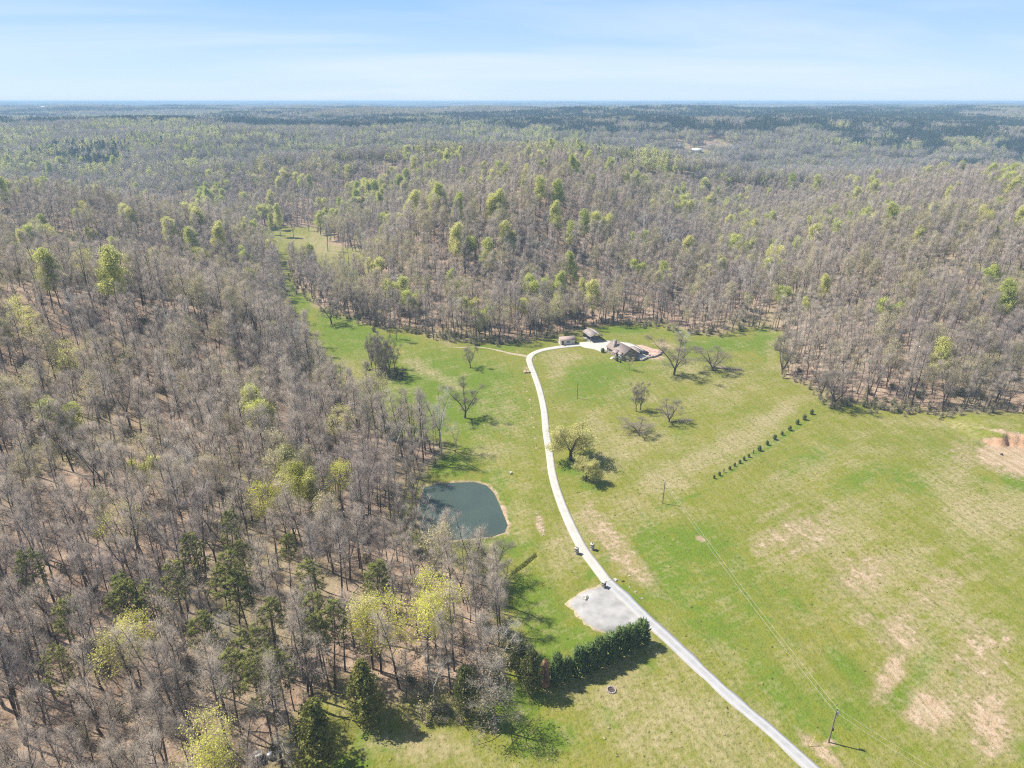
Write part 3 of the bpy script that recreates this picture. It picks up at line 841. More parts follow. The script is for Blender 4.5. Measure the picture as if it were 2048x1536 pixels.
def pine(name, seed, H=20.0, crown=0.42, reach=3.2):
    def build(tr, cr):
        rng = np.random.default_rng(seed)
        wood = []
        p = np.array([0, 0, -.6]); d = unit(np.array([rng.normal() * .03, rng.normal() * .03, 1])); k = 8
        pts = [p]
        for i in range(k):
            d = unit(d + rng.normal(size=3) * .03 + np.array([0, 0, .03]))
            q = pts[-1] + d * (H + .6) / k
            wood.append((pts[-1], q, .23 - .2 * i / k, .23 - .2 * (i + 1) / k)); pts.append(q)
        P = np.array(pts); br = []; tuft = []
        az = 0
        for i in range(34):
            t = 1 - crown * (1 - i / 33.0) ** 1.0
            c = np.array([np.interp(t, np.linspace(0, 1, k + 1), P[:, a]) for a in range(3)])
            az += 2.4 + rng.normal() * .3
            rel = i / 33.0
            L = reach * (0.45 + 1.1 * rel * (1 - rel) * 2) * (.7 + .5 * rng.random()) * (1.1 - .5 * rel)
            d = unit(np.array([math.cos(az), math.sin(az), .15 + .7 * rel]))
            e = c + d * L
            br.append((c, e, .06, .02))
            for s in range(7):
                u = .4 + .6 * rng.random()
                q = c + d * L * u
                sd = unit(d * .7 + perp(d, rng) * .7 + np.array([0, 0, .35]))
                e2 = q + sd * (.4 + .7 * rng.random())
                br.append((q, e2, .02, .012)); tuft.append((e2, sd))
        for i in range(7):                                  # dead stubs under the crown
            t = .3 + .3 * rng.random(); a = rng.random() * 6.28
            c = np.array([np.interp(t, np.linspace(0, 1, k + 1), P[:, q]) for q in range(3)])
            br.append((c, c + np.array([math.cos(a), math.sin(a), -.1]) * (.8 + rng.random()), .03, .012))
        wood_mesh(tr, wood)
        cr.segs([w[0] for w in br], [w[1] for w in br], [w[2] for w in br], [w[3] for w in br], 3, 0)
        A, B, Rr = [], [], []
        for q, sd in tuft:
            for g in range(11):
                dd = unit(sd * .5 + rng.normal(size=3) * .75 + np.array([0, 0, .25]))
                A.append(q - dd * .05); B.append(q + dd * (.42 + .3 * rng.random())); Rr.append(.055)
        cr.tips(A, B, Rr, 1)
        return [M['pine_bark']], [M['pine_bark'], M['pine']]
    return Kind(name, build)

def cedar(name, seed, H=13.0, W=6.5, n=5200, leaf='cedar', size=.42, lift=0.05, power=1.0):
    """a dense cone of feathery sprays with lumps and gaps"""
    def build(tr, cr):
        rng = np.random.default_rng(seed)
        wood_mesh(tr, [(np.array([0, 0, -.6]), np.array([0, 0, H * .5]), .28, .15), (np.array([0, 0, H * .5]), np.array([.1, 0, H * .97]), .15, .02)])
        boughs = 120
        P, br = [], []
        for i in range(boughs):
            t = lift + (0.98 - lift) * (i + rng.random()) / boughs
            a = i * 2.4 + rng.normal() * .3
            prof = (1 - t) ** (0.75 * power) * min(1, (t - lift) * 6 + .45)
            L = W / 2 * prof * (.78 + .45 * rng.random()) + .25
            c = np.array([0, 0, H * t]); d = unit(np.array([math.cos(a), math.sin(a), .45]))
            br.append((c, c + d * L * .9, .05, .015))
            m_ = int(n / boughs)
            u = np.sqrt(rng.random(m_)) * 1.05
            q = c + d * (L * u)[:, None] + rng.normal(size=(m_, 3)) * (0.12 + .30 * prof)
            P.append(q)
        cr.segs([w[0] for w in br], [w[1] for w in br], [w[2] for w in br], [w[3] for w in br], 3, 0)
        cr.leaves(np.concatenate(P), size, rng, 1, up=.0, asp=.55)
        return [M['bark']], [M['bark'], M[leaf]]
    return Kind(name, build)

def hedge_tree(name, seed, H=7.5, W=4.0, n=330, leaf='hedge', big=1.0):
    """upright evergreen of feathery plumes, pointed at the top"""
    def build(tr, cr):
        rng = np.random.default_rng(seed)
        wood_mesh(tr, [(np.array([0, 0, -.5]), np.array([0, 0, H * .8]), .14, .03)])
        A, B, Rr, Q = [], [], [], []
        for i in range(n):
            t = rng.random() ** .9
            a = rng.random() * 6.28
            rad_ = W / 2 * math.sqrt(max(0, 1 - (t - .28) ** 2 / .56)) * (.70 + .36 * rng.random()) if t > .28 else W / 2 * (.78 + .28 * rng.random())
            p = np.array([math.cos(a) * rad_, math.sin(a) * rad_, .3 + (H - .9) * t])
            d = unit(np.array([math.cos(a) * .55, math.sin(a) * .55, .85]) + rng.normal(size=3) * .2)
            L = (.9 + .6 * rng.random()) * big
            A.append(p - d * .4 * big); B.append(p + d * L); Rr.append((.27 + .10 * rng.random()) * big)
            for g in range(4):
                Q.append(p + d * L * rng.random() * .8 + rng.normal(size=3) * .16 * big)
        for i in range(160):
            t = rng.random(); a = rng.random() * 6.28; rad_ = W * .3 * math.sqrt(max(0.02, 1 - t))
            Q.append(np.array([math.cos(a) * rad_, math.sin(a) * rad_, .3 + (H - 1) * t]))
        cr.tips(A, B, Rr, 0)
        cr.leaves(np.array(Q), .40 * big, rng, 0, asp=.45)
        return [M['bark']], [M[leaf]]
    return Kind(name, build)

def bush(name, seed, H=2.6, W=3.0, leaf='brush', n=350, twig='twig'):
    def build(tr, cr):
        rng = np.random.default_rng(seed)
        st, br, fin, E_ = [], [], [], []
        for i in range(9):
            a = rng.random() * 6.28
            e = np.array([math.cos(a) * W * .35 * rng.random(), math.sin(a) * W * .35 * rng.random(), H * (.6 + .35 * rng.random())])
            st.append((np.array([e[0] * .2, e[1] * .2, -.2]), e, .035, .015))
            for s in range(7):
                q = st[-1][0] + (e - st[-1][0]) * (.3 + .7 * rng.random()); d = unit(rng.normal(size=3) + np.array([0, 0, .6]))
                e2 = q + d * (.4 + .6 * rng.random()); br.append((q, e2, .02, .01))
                for g in range(5):
                    q3 = q + (e2 - q) * rng.random(); e3 = q3 + unit(rng.normal(size=3) + np.array([0, 0, .4])) * (.3 + .4 * rng.random())
                    fin.append((q3, e3, .014)); E_.append(e3)
        wood_mesh(tr, st, k=3); twig_mesh(cr, br, fin, 0)
        E_ = np.array(E_)
        if n: cr.leaves(E_[rng.integers(0, len(E_), n)] + rng.normal(size=(n, 3)) * .2, .3, rng, 1, asp=.7)
        return [M['bark']], [M[twig], M[leaf]]
    return Kind(name, build)

K = {}
K['bare'] = [bare("ash", 1, H=20, reach=2.7, limbs=13, bole=.42, lift=1.1),
             bare("basswood", 2, H=18, reach=3.0, limbs=12, forks=2, bole=.38, lift=1.0),
             bare("cottonwood", 3, H=21.5, reach=2.5, limbs=12, bole=.5, lift=1.1),
             bare("dogwood", 4, H=16, reach=2.9, limbs=12, forks=3, bole=.36, r0=.22, lift=.9),
             bare("elm", 5, H=18.5, reach=2.7, limbs=12, bole=.36, lean=.09),
             bare("gum", 6, H=13, reach=1.9, limbs=9, bole=.32, r0=.12, subs=5),
             bare("hickory", 7, H=18.5, reach=4.2, limbs=14, forks=2, bole=.42, r0=.3, subs=8, lift=.9),
             bare("hornbeam", 8, H=20.5, reach=3.4, limbs=14, bole=.46, r0=.28, subs=8, lift=1.0)]
K['wide'] = [bare("field_maple", 11, twig="twig_dark", fines=4, fine_len=1.2, twigs=6, thick=1.5, H=16, reach=4.6, limbs=18, forks=3, bole=.24, fork_low=.08, r0=.34, lift=.85, subs=8),
             bare("field_oak", 12, twig="twig_dark", fines=4, fine_len=1.2, twigs=6, thick=1.5, H=16, reach=4.8, limbs=18, forks=4, bole=.24, fork_low=.06, r0=.36, lift=.8, subs=8),
             bare("field_walnut", 13, twig="twig_dark", fines=4, fine_len=1.2, twigs=6, thick=1.5, H=17, reach=4.0, limbs=18, forks=3, bole=.22, fork_low=.04, r0=.32, lift=.9, subs=8)]
K['pale'] = [bare("sycamore", 21, 'pale_bark', 'pale_twig', H=19, reach=4.4, limbs=12, forks=2, bole=.36, twigs=5),
             bare("white_birch", 22, 'pale_bark', 'pale_twig', H=16, reach=4.0, limbs=11, bole=.3, twigs=5)]
K['olive'] = [budding("olive_bud", 31, 'leaf_olive', per=2, size=.25, keep=.6, H=17, reach=3.5, limbs=12),
              budding("olive_bud_fork", 32, 'leaf_olive', per=2, size=.25, keep=.8, H=16, reach=3.8, limbs=12, forks=2)]
K['lime'] = [budding("lime_leaf", 41, 'leaf_lime', per=4, size=.26, keep=.42, spread=.36, H=17, reach=4.0, limbs=12),
             budding("lime_leaf_fork", 42, 'leaf_lime', per=4, size=.26, keep=.42, spread=.36, H=16, reach=4.3, limbs=12, forks=2)]
K['green'] = [budding("green_leaf", 51, 'leaf_green', per=6, size=.40, keep=.85, spread=.42, H=19.5, reach=4.0, limbs=14, bole=.32),
              budding("green_leaf_fork", 52, 'leaf_green', per=6, size=.40, keep=.85, spread=.42, H=17, reach=4.4, limbs=12, forks=2)]
K['rust'] = [budding("rust_bud", 61, 'leaf_rust', per=1, size=.3, keep=.9, H=14, reach=3.6, limbs=11, forks=2)]
K['willow'] = [budding("field_willow", 71, 'leaf_pale', per=7, size=.27, keep=.9, H=11, reach=5.2, limbs=15, forks=3, bole=.2, r0=.4, lift=.6)]
K['pine'] = [pine("pine_tall", 81), pine("pine_mid", 82, H=18, crown=.36, reach=2.9), pine("pine_loose", 83, H=19, crown=.5, reach=3.4)]
K['cedar'] = [cedar("cedar_full", 91), cedar("cedar_slim", 92, H=12, W=5.0, lift=.12)]
K['holly'] = [cedar("holly_bush", 93, H=8, W=6.5, n=4200, leaf='brush', power=.7)]
K['hedge'] = [hedge_tree("hedge_plume", 101), hedge_tree("hedge_plume_low", 102, H=6.4, W=3.9)]
K['hedge_dead'] = [hedge_tree("hedge_dead", 103, H=5.5, W=3.0, n=300, leaf='dead_rust')]
K['grey_cedar'] = [budding("grey_cypress", 104, 'dead', per=1, size=.26, keep=.6, twig='pale_twig', H=15, reach=5.4, limbs=18, bole=.12, lift=.25, droop=.12, r0=.26, subs=8)]
K['bush'] = [bush("brush_green", 111), bush("brush_bare", 112, n=60, H=2.2), bush("brush_brown", 113, n=160, leaf='leaf_olive', H=3.2)]
K['shrub'] = [hedge_tree("row_evergreen", 121, H=2.3, W=1.35, n=130, big=.42, leaf='shrub_leaf')]

# ------------------------------------------------------------------ placing trees
USED = []                                             # spots taken by single trees: x, y, radius
def tree(kind, i, x, y, name, label, cat='tree', group=None, s=1.0, sz=None, rz=None, z=None):
    k = K[kind][i % len(K[kind])]
    rz = RNG.random() * 6.28 if rz is None else rz
    o = empty(name, (x, y, h1(x, y) if z is None else z), rz, (s, s, sz or s))
    tag(o, label, cat, group)
    put("trunk", k.trunk, o); put("crown", k.crown, o)
    USED.append((x, y, (3.6 if kind in ('lime', 'green', 'pine', 'cedar', 'holly', 'grey_cedar') else 2.2) * s))
    return o

def stand(kind, i, u, v, top, name, label, group=None, wide=None, cat='tree'):
    """a tree whose foot and top are read off the photograph"""
    x, y = hit(u, v); g = h1(x, y)
    d = ray(u, top); t = y / d[1]
    Hh = max(1.5, CAM_H + d[2] * t - g)
    k = K[kind][i % len(K[kind])]
    sz = Hh / k.H
    s = sz
    if wide:
        _, _, dep = proj(np.array([x]), np.array([y]), np.array([g + Hh * .6]))
        s = (wide * (1.55 if kind == 'wide' else 1.28 if kind in ('bare', 'pale', 'olive', 'willow') else 1.32 if kind in ('cedar', 'grey_cedar') else 1.0) * float(dep[0]) / FPX) / k.W
    return tree(kind, i, x, y, name, label, cat, group, s, sz, z=g)

def crown_at(kind, i, u, v, name, label, group=None, s=1.0, cat='tree'):
    """a tree whose crown is seen at a place of the photograph"""
    k = K[kind][i % len(K[kind])]
    x, y = hit(u, v, lift=k.H * s * (.72 if kind != 'pine' else .82))
    return tree(kind, i, x, y, name, label, cat, group, s * (.85 + .4 * RNG.random()), s * (.9 + .2 * RNG.random()))

# --- single trees in and round the meadow
ORD = ["first", "second", "third", "fourth", "fifth", "sixth", "seventh", "eighth", "ninth", "tenth", "eleventh", "twelfth", "thirteenth", "fourteenth", "fifteenth", "sixteenth", "seventeenth", "eighteenth", "nineteenth", "twentieth"]
FG = "bare trees standing alone in the meadow"
stand('wide', 2, 941, 735, 681, "bare_tree", "bare vase-shaped tree alone in the meadow below the track to the sheds", FG, 30)
stand('wide', 2, 930, 836, 752, "bare_tree", "tall bare tree alone in mid meadow between woods and driveway", FG, 58)
stand('wide', 2, 1348, 750, 664, "bare_tree", "tall dark bare tree right of the patio with long upright limbs", FG, 72)
stand('pale', 0, 1369, 697, 655, "bare_tree", "pale bare tree just behind the tall dark one right of the house", FG, 40)
stand('wide', 2, 1272, 823, 760, "bare_tree", "left of two slim bare trees sharing a clump right of the driveway", FG, 28)
stand('wide', 0, 1281, 820, 765, "bare_tree", "right of two slim bare trees sharing a clump right of the driveway", FG, 26)
stand('wide', 1, 1338, 844, 792, "bare_tree", "stocky bare tree with fallen brush at its foot in right meadow", FG, 44)
stand('wide', 1, 1275, 866, 836, "bare_tree", "low gnarled bare tree with spreading limbs in the dry grass", FG, 58)
stand('wide', 1, 1424, 741, 688, "bare_tree", "broken bare tree with a fallen limb right of the house", FG, 60)
stand('willow', 0, 1141, 920, 842, "budding_tree", "large olive budding tree hanging over the driveway", "budding trees beside the driveway", 88)
stand('willow', 0, 1172, 962, 912, "budding_tree", "small rounded pale olive tree beside the driveway bend", "budding trees beside the driveway", 52)
stand('olive', 1, 1259, 741, 712, "budding_tree", "small olive budding tree on the lawn below the house", "budding trees beside the driveway", 17)
for k, (u, v, t, w, i) in enumerate(sorted([(744, 736, 668, 22, 1), (752, 746, 662, 26, 0), (762, 752, 664, 24, 3), (770, 757, 676, 34, 1), (779, 750, 672, 26, 0), (789, 738, 680, 24, 2), (745, 722, 664, 24, 1), (765, 735, 660, 28, 2)])):
    stand('wide', i, u, v, t, "bare_tree", f"dark bare tree in the dense left-meadow clump, {ORD[k]} placed from left", "dark clump of bare trees in the left meadow", w)
stand('wide', 0, 663, 648, 588, "bare_tree", "bare spreading tree by the narrow neck of the left meadow", FG, 42)
stand('bare', 2, 673, 639, 592, "bare_tree", "slim bare tree right beside the spreading one at the meadow neck", FG, 20)
stand('bare', 2, 700, 637, 558, "bare_tree", "tall thin bare tree where the creek trees meet the meadow neck", FG, 24)
stand('bare', 0, 780, 676, 622, "bare_tree", "left of two straight bare trees on the grass under the hill", FG, 22)
stand('bare', 2, 792, 682, 618, "bare_tree", "right of two straight bare trees on the grass under the hill", FG, 22)
stand('wide', 2, 793, 885, 786, "bare_tree", "large bare tree at the wood's edge above the pond", FG, 62)
stand('pale', 1, 838, 893, 822, "bare_tree", "pale grey bare tree at the wood's edge above the pond", FG, 46)
stand('bare', 4, 864, 905, 845, "bare_tree", "dark bare tree at the grass tip just above the pond", FG, 34)
stand('bare', 1, 911, 905, 856, "bare_tree", "small twin-stemmed bare tree on the grass above the pond", FG, 24)
stand('bare', 4, 882, 1143, 1024, "bare_tree", "tall thin bare tree in front of the pond's near bank", FG, 42)
stand('bare', 2, 889, 1122, 1030, "bare_tree", "second thin bare tree close behind the tall one at the pond", FG, 30)
stand('pale', 1, 927, 1146, 1044, "bare_tree", "whitish feathery tree in front of the pond's near bank", FG, 50)
stand('wide', 0, 985, 1165, 1075, "bare_tree", "wide bare tree at the wood's tip below the ditch", FG, 90)
stand('wide', 1, 1565, 749, 655, "bare_tree", "bare tree standing out from the right wood's left edge", FG, 50)
stand('wide', 2, 1640, 800, 718, "bare_tree", "bare tree at the corner of the right wood by the shrub row", FG, 48)
stand('wide', 0, 1669, 814, 738, "bare_tree", "bare leaning tree just right of the right wood's corner", FG, 60)
stand('pale', 0, 1005, 1345, 1215, "bare_tree", "white-limbed bare tree casting its shade on the lawn above the hedge", FG, 90)
stand('pale', 1, 582, 1545, 1452, "bare_tree", "whitish bare tree beside the small cedar at the photo's foot", FG, 62)
stand('pale', 0, 868, 1400, 1290, "bare_tree", "white-limbed bare tree in the wood behind the lower lawn", FG, 60)
stand('pale', 1, 470, 1345, 1205, "bare_tree", "pale grey bare tree among the pines of the lower left wood", FG, 70)
for k, (u, v, t, w, kd, i) in enumerate([(832, 1000, 905, 44, 'wide', 0), (836, 1040, 935, 40, 'bare', 3), (842, 1085, 985, 52, 'pale', 0), (826, 1065, 965, 44, 'wide', 2), (858, 1112, 1010, 40, 'bare', 1), (815, 1100, 985, 48, 'wide', 1), (945, 1152, 1075, 34, 'bare', 5), (905, 1150, 1060, 40, 'bare', 3)]):
    stand(kd, i, u, v, t, "bare_tree", f"bare tree crowding the pond's left and near bank, {ORD[k]} going round", "bare trees round the pond's left bank", w)
# creek row along the far meadow
for k, (u, v, t, w, i) in enumerate([(600, 545, 500, 26, 3), (612, 552, 505, 28, 1), (628, 565, 515, 28, 4), (640, 578, 530, 26, 1), (655, 592, 540, 26, 0), (676, 600, 548, 26, 2), (690, 612, 556, 24, 1), (712, 628, 566, 26, 4), (726, 636, 575, 28, 0), (742, 650, 586, 28, 1), (756, 655, 590, 26, 2), (770, 660, 600, 24, 3)]):
    stand('wide', i, u, v, t, "bare_tree", f"bare tree in the creek row crossing the far meadow, {ORD[k]} from left", "bare trees in the creek row", w)
for k, (u, v, t, w, i) in enumerate(sorted([(531, 478, 440, 14, 0), (588, 476, 436, 20, 3), (656, 503, 440, 18, 2), (690, 527, 478, 16, 1), (697, 527, 470, 16, 2), (655, 470, 430, 18, 0), (618, 463, 425, 16, 4)])):
    stand('bare', i, u, v, t, "bare_tree", f"bare tree at the narrow meadow's far end, {ORD[k]} from left", "bare trees at the far meadow end", w)
stand('green', 0, 562, 474, 404, "budding_tree", "tall fresh green tree at the far end of the meadow", "green trees at the far meadow end", 24)
stand('green', 0, 545, 470, 425, "budding_tree", "smaller green tree left of the tall one at the meadow end", "green trees at the far meadow end", 15)

# --- cedars, hedge and shrub row
stand('cedar', 0, 734, 1441, 1316, "cedar_tree", "large dark cedar with a pointed top at the lower lawn's edge", "cedars along the lower lawn", 78)
stand('cedar', 1, 645, 1545, 1396, "cedar_tree", "dark cedar at the photo's foot left of the shaded lawn", "cedars along the lower lawn", 84)
stand('holly', 0, 933, 1432, 1330, "evergreen_tree", "rounded green evergreen behind the grey dying conifer", "evergreens by the hedge", 66)
stand('holly', 0, 1062, 1385, 1300, "evergreen_tree", "yellowish green evergreen at the hedge's left end", "evergreens by the hedge", 62)
stand('holly', 0, 1040, 1350, 1282, "evergreen_tree", "dull green evergreen in shade behind the hedge's left end", "evergreens by the hedge", 52)
stand('grey_cedar', 0, 990, 1458, 1306, "dying_conifer", "grey dying conifer with drooping feathery boughs left of the hedge", None, 112)
HG = "clipped-looking evergreens in the hedge by the pull-off"
HEDGE = [(1281, 1288, 1238, 44), (1259, 1298, 1246, 40), (1239, 1309, 1252, 40), (1218, 1320, 1262, 42), (1196, 1331, 1272, 40), (1177, 1341, 1284, 38), (1156, 1350, 1290, 38), (1134, 1357, 1309, 26), (1113, 1366, 1304, 38)]
HN = ["hedge evergreen at the road end", "second hedge evergreen from the road", "third hedge evergreen from the road", "fourth hedge evergreen from the road", "middle evergreen of the dark hedge", "fourth hedge evergreen from the wood", "third hedge evergreen from the wood", "small hedge evergreen set in the gap near the wood", "dark hedge evergreen beside the brown dead one"]
for k, (u, v, t, w) in enumerate(HEDGE):
    stand('hedge', k % 2, u, v, t, "hedge_evergreen", "dark plumed " + HN[k], HG, w)
stand('hedge_dead', 0, 1090, 1372, 1318, "hedge_evergreen", "brown dead evergreen at the hedge's wooded end", HG, 26)
ROW = [(703, 880, 35), (658, 915, 38), (613, 943, 35), (565, 982, 34), (516, 1011, 28), (470, 1040, 36), (423, 1074, 32), (373, 1110, 36), (337, 1128, 10), (307, 1151, 24), (277, 1170, 26), (250, 1190, 26), (217, 1209, 22), (187, 1230, 26), (150, 1246, 10), (121, 1267, 28), (88, 1286, 22)]
for k, (a, b_, hh) in enumerate(ROW):
    u, v = 1400 + a / 3.16, 550 + b_ / 3.16
    stand('shrub', 0, u, v, v - hh / 3.16, "evergreen_shrub", ("tiny" if hh < 15 else "small") + f" dark evergreen shrub, {ORD[k]} along the row from the wood", "row of small evergreen shrubs across the field", hh / 3.16 * .85, cat='shrub')

# --- pines and leafing trees picked out of the woods, by where their crowns show
PINES = [(54, 1134), (122, 1239), (111, 1327), (256, 1160), (298, 1182), (338, 1157), (247, 1185), (437, 1148), (477, 1143), (455, 1165), (398, 1265), (452, 1333), (506, 1285), (534, 1304), (455, 1060), (564, 1084), (396, 1100), (489, 1107), (630, 1232), (655, 1240), (645, 1255), (744, 1165), (560, 1330), (520, 1345), (630, 1130), (545, 1240),
         (12, 318), (40, 322), (70, 316), (95, 312), (118, 306), (175, 298), (212, 300), (238, 308)]
LIMES = [(750, 1240), (735, 1222), (848, 1225), (868, 1210), (882, 1190), (258, 1280), (247, 1265), (400, 1500), (425, 1520), (232, 1043), (126, 708), (55, 640), (30, 606), (98, 461), (63, 450), (104, 503), (120, 506), (252, 521), (245, 535), (298, 519), (308, 512), (161, 519), (170, 417), (680, 944), (670, 842), (591, 968), (575, 975), (1949, 415), (1974, 435), (1960, 425), (1408, 538), (364, 530), (405, 508), (540, 990)]
GREENS = [(425, 346), (465, 352), (514, 355), (555, 360), (572, 345), (620, 360), (675, 340), (820, 315), (828, 330), (815, 300), (870, 330), (925, 300), (930, 285), (885, 380), (640, 400), (680, 405), (720, 405), (730, 365), (410, 390), (276, 375), (298, 393), (421, 415), (372, 417), (336, 453), (380, 467), (210, 315), (120, 322), (95, 335), (160, 322), (195, 330), (20, 318), (60, 330), (225, 322), (1049, 295), (1099, 285), (1144, 322), (1224, 325), (1264, 285), (1299, 295), (1349, 308), (1469, 400), (1489, 460), (1454, 480), (1289, 475), (1199, 440), (1174, 435), (1139, 460), (1109, 420), (1185, 577), (1122, 558), (980, 410), (915, 410), (557, 428), (3, 376)]
OLIVES = [(161, 470), (435, 535), (476, 478), (511, 546), (451, 524), (376, 371), (328, 510), (317, 439), (202, 1022), (369, 947), (434, 937), (770, 328), (1329, 355), (1411, 367), (1689, 430), (1879, 420), (1764, 370), (1819, 380), (1574, 310), (1624, 320), (1674, 310), (1524, 303), (1484, 300), (1310, 452), (880, 1068), (40, 930), (1240, 555), (1780, 640), (1990, 690), (1860, 560), (1655, 520), (640, 1010), (300, 870), (180, 780), (430, 660)]
RUSTS = [(435, 475), (443, 478), (55, 470), (1270, 395)]

ZONES = [(40, 1330, "the photo's left edge below the pines"), (230, 1390, "the wood under the left pines"), (330, 1500, "the foot wood left of the cart"), (330, 1290, "the wood between the pines"), (590, 1180, "the wood right of the pines"), (560, 1330, "the wood above the foot cedar"), (720, 1170, "the wood above the yellow-green pair"), (900, 1180, "the wood below the pond"), (900, 1370, "the wood behind the grey conifer"), (770, 1370, "the thin wood right of the dark cedar"), (80, 1110, "the left edge above the pines"), (350, 1050, "the left wood above the pines"), (450, 930, "the left wood's middle rise"), (130, 1250, "the lower left wood"), (400, 1180, "the pine group of the lower left wood"), (480, 1420, "the wood by the lower lawn's cart"), (120, 1460, "the photo's lower left corner wood"), (640, 1240, "the wood left of the yellow-green pair"), (830, 1250, "the wood above the dark cedar"), (960, 1250, "the wood's tip left of the hedge lawn"), (760, 1080, "the wood left of the pond"), (560, 1020, "the middle of the left wood"), (250, 1000, "the left wood's middle"), (60, 850, "the left wood at the photo's edge"), (400, 800, "the left wood's crest above its middle"), (720, 850, "the left wood's edge along the meadow"), (250, 560, "the left ridge"), (80, 430, "the left ridge's far crest"), (450, 520, "the far end of the left ridge"), (420, 380, "the slope across the left hollow"), (110, 315, "the grove beyond the left ridge"), (620, 370, "the far slope above the meadow end"), (860, 340, "the crest behind the middle hill"), (900, 500, "the middle hill"), (1150, 450, "the hollow right of the middle hill"), (1150, 600, "the foot of the hill behind the sheds"), (1300, 590, "the trees behind the house"), (1150, 300, "the far crest above the middle hill"), (1500, 310, "the far crest near the pale roofs"), (1450, 450, "the hollow behind the right hill"), (1700, 400, "the right hill's far crest"), (1950, 430, "the right hill's crest"), (1700, 620, "the right wood"), (1950, 650, "the right wood near the photo's edge"), (1850, 780, "the right wood's edge above the clay cut"), (1480, 640, "the trees by the right meadow's upper end")]

def zone(u, v):
    return min(ZONES, key=lambda z: (z[0] - u) ** 2 + ((z[1] - v) * 1.3) ** 2)[2]

def pick_out(lst, kind, name, look, group, s=(0.9, 1.15), n_kind=2):
    byz = {}
    for u, v in lst: byz.setdefault(zone(u, v), []).append((u, v))
    for z, pts in byz.items():
        pts.sort()
        for q, (u, v) in enumerate(pts):
            if len(pts) == 1: lab = f"{look} in {z}"
            elif len(pts) == 2: lab = f"{('left' if q == 0 else 'right')} one of two {look}s in {z}"
            else: lab = f"{look} in {z}, {ORD[q]} from left"
            crown_at(kind, int(RNG.integers(0, n_kind)), u + RNG.normal() * 1.5, v, name, lab, group, s[0] + (s[1] - s[0]) * RNG.random())
pick_out(PINES, 'pine', "pine_tree", "dark green pine", "pines in the woods", (.85, 1.05), 3)
pick_out(LIMES, 'lime', "budding_tree", "yellow-green tree", "yellow-green leafing trees in the woods", (.88, 1.1))
pick_out(GREENS, 'green', "budding_tree", "fresh green tree", "green leafing trees in the woods", (1.0, 1.25))
pick_out(OLIVES, 'olive', "budding_tree", "olive budding tree", "olive budding trees in the woods", (.9, 1.1))
pick_out(RUSTS, 'rust', "budding_tree", "rusty pink budding tree", "rusty budding trees in the woods", (.9, 1.1), 1)

# --- the woods
def grid_points(x0, x1, y0, y1, s, rng):
    nx, ny = int((x1 - x0) / s), int((y1 - y0) / s)
    gx, gy = np.meshgrid(np.arange(nx), np.arange(ny))
    x = x0 + (gx + .5 * (gy % 2) + .85 * rng.random(gx.shape)) * s
    y = y0 + (gy + .85 * rng.random(gx.shape)) * s
    return x.ravel(), y.ravel()

rg = np.random.default_rng(99)
def in_view(x, y, pad=38):
    return np.abs(x) < y * 0.88 + pad + 14

NEAR_END = 760
ax_, ay_ = grid_points(-730, 730, 40, NEAR_END, 4.4, rg)
keep = in_view(ax_, ay_)
ax_, ay_ = ax_[keep], ay_[keep]
dd = sdist(ax_, ay_, OPEN) + 4 * fbm(ax_ / 14, ay_ / 14, 31)
keep = dd > 1.5
for (fx, fy), ru in FF:
    keep &= ~((np.abs(ax_ - fx) < 30) & (np.abs(ay_ - fy) < 30)) if False else True
thin = .90 + .75 * vnoise(ax_ / 17, ay_ / 17, 8) + .25 * vnoise(ax_ / 60, ay_ / 60, 9)
keep &= rg.random(len(ax_)) < thin
ax_, ay_, dd = ax_[keep], ay_[keep], dd[keep]
ux, uy, ur = (np.array([q[k] for q in USED]) for k in range(3))
ok = np.ones(len(ax_), bool)
for k in range(len(ux)):
    ok &= (ax_ - ux[k]) ** 2 + (ay_ - uy[k]) ** 2 > ur[k] ** 2
ax_, ay_, dd = ax_[ok], ay_[ok], dd[ok]
az_ = height(ax_, ay_)
pu, pvv, pd = proj(ax_, ay_, az_ + 12)

LOOKS = ["tall straight", "two-stemmed", "high-crowned", "three-stemmed", "leaning", "small slender", "broad-crowned", "big-limbed"]
typ = rg.choice(8, len(ax_), p=[.15, .13, .13, .10, .10, .20, .07, .12])
scl = 0.62 + .62 * rg.random(len(ax_)) ** 1.3 + .3 * vnoise(ax_ / 60, ay_ / 60, 14)
n_field = sum(1 for o in C.objects if o.name.startswith("bare_tree"))
vis = np.where((pu > -20) & (pu < 2068) & (pvv > 0) & (pvv < 1560))[0]
order = vis[np.argsort(pd[vis])][:296 - n_field]
same = {}
for k in order: same.setdefault((int(typ[k]), zone(pu[k], pvv[k])), []).append(k)
for (i, zn), ks in same.items():
    ks.sort(key=lambda k: pu[k])
    for q, k in enumerate(ks):
        lab = f"{LOOKS[i]} bare tree in {zn}" + (f", {ORD[q]} from left" if 1 < len(ks) <= len(ORD) else "")
        tree('bare', i, float(ax_[k]), float(ay_[k]), "bare_tree", lab, 'tree', "bare trees of the near woods", float(scl[k]), z=float(az_[k]))
rest = np.ones(len(ax_), bool); rest[order] = False

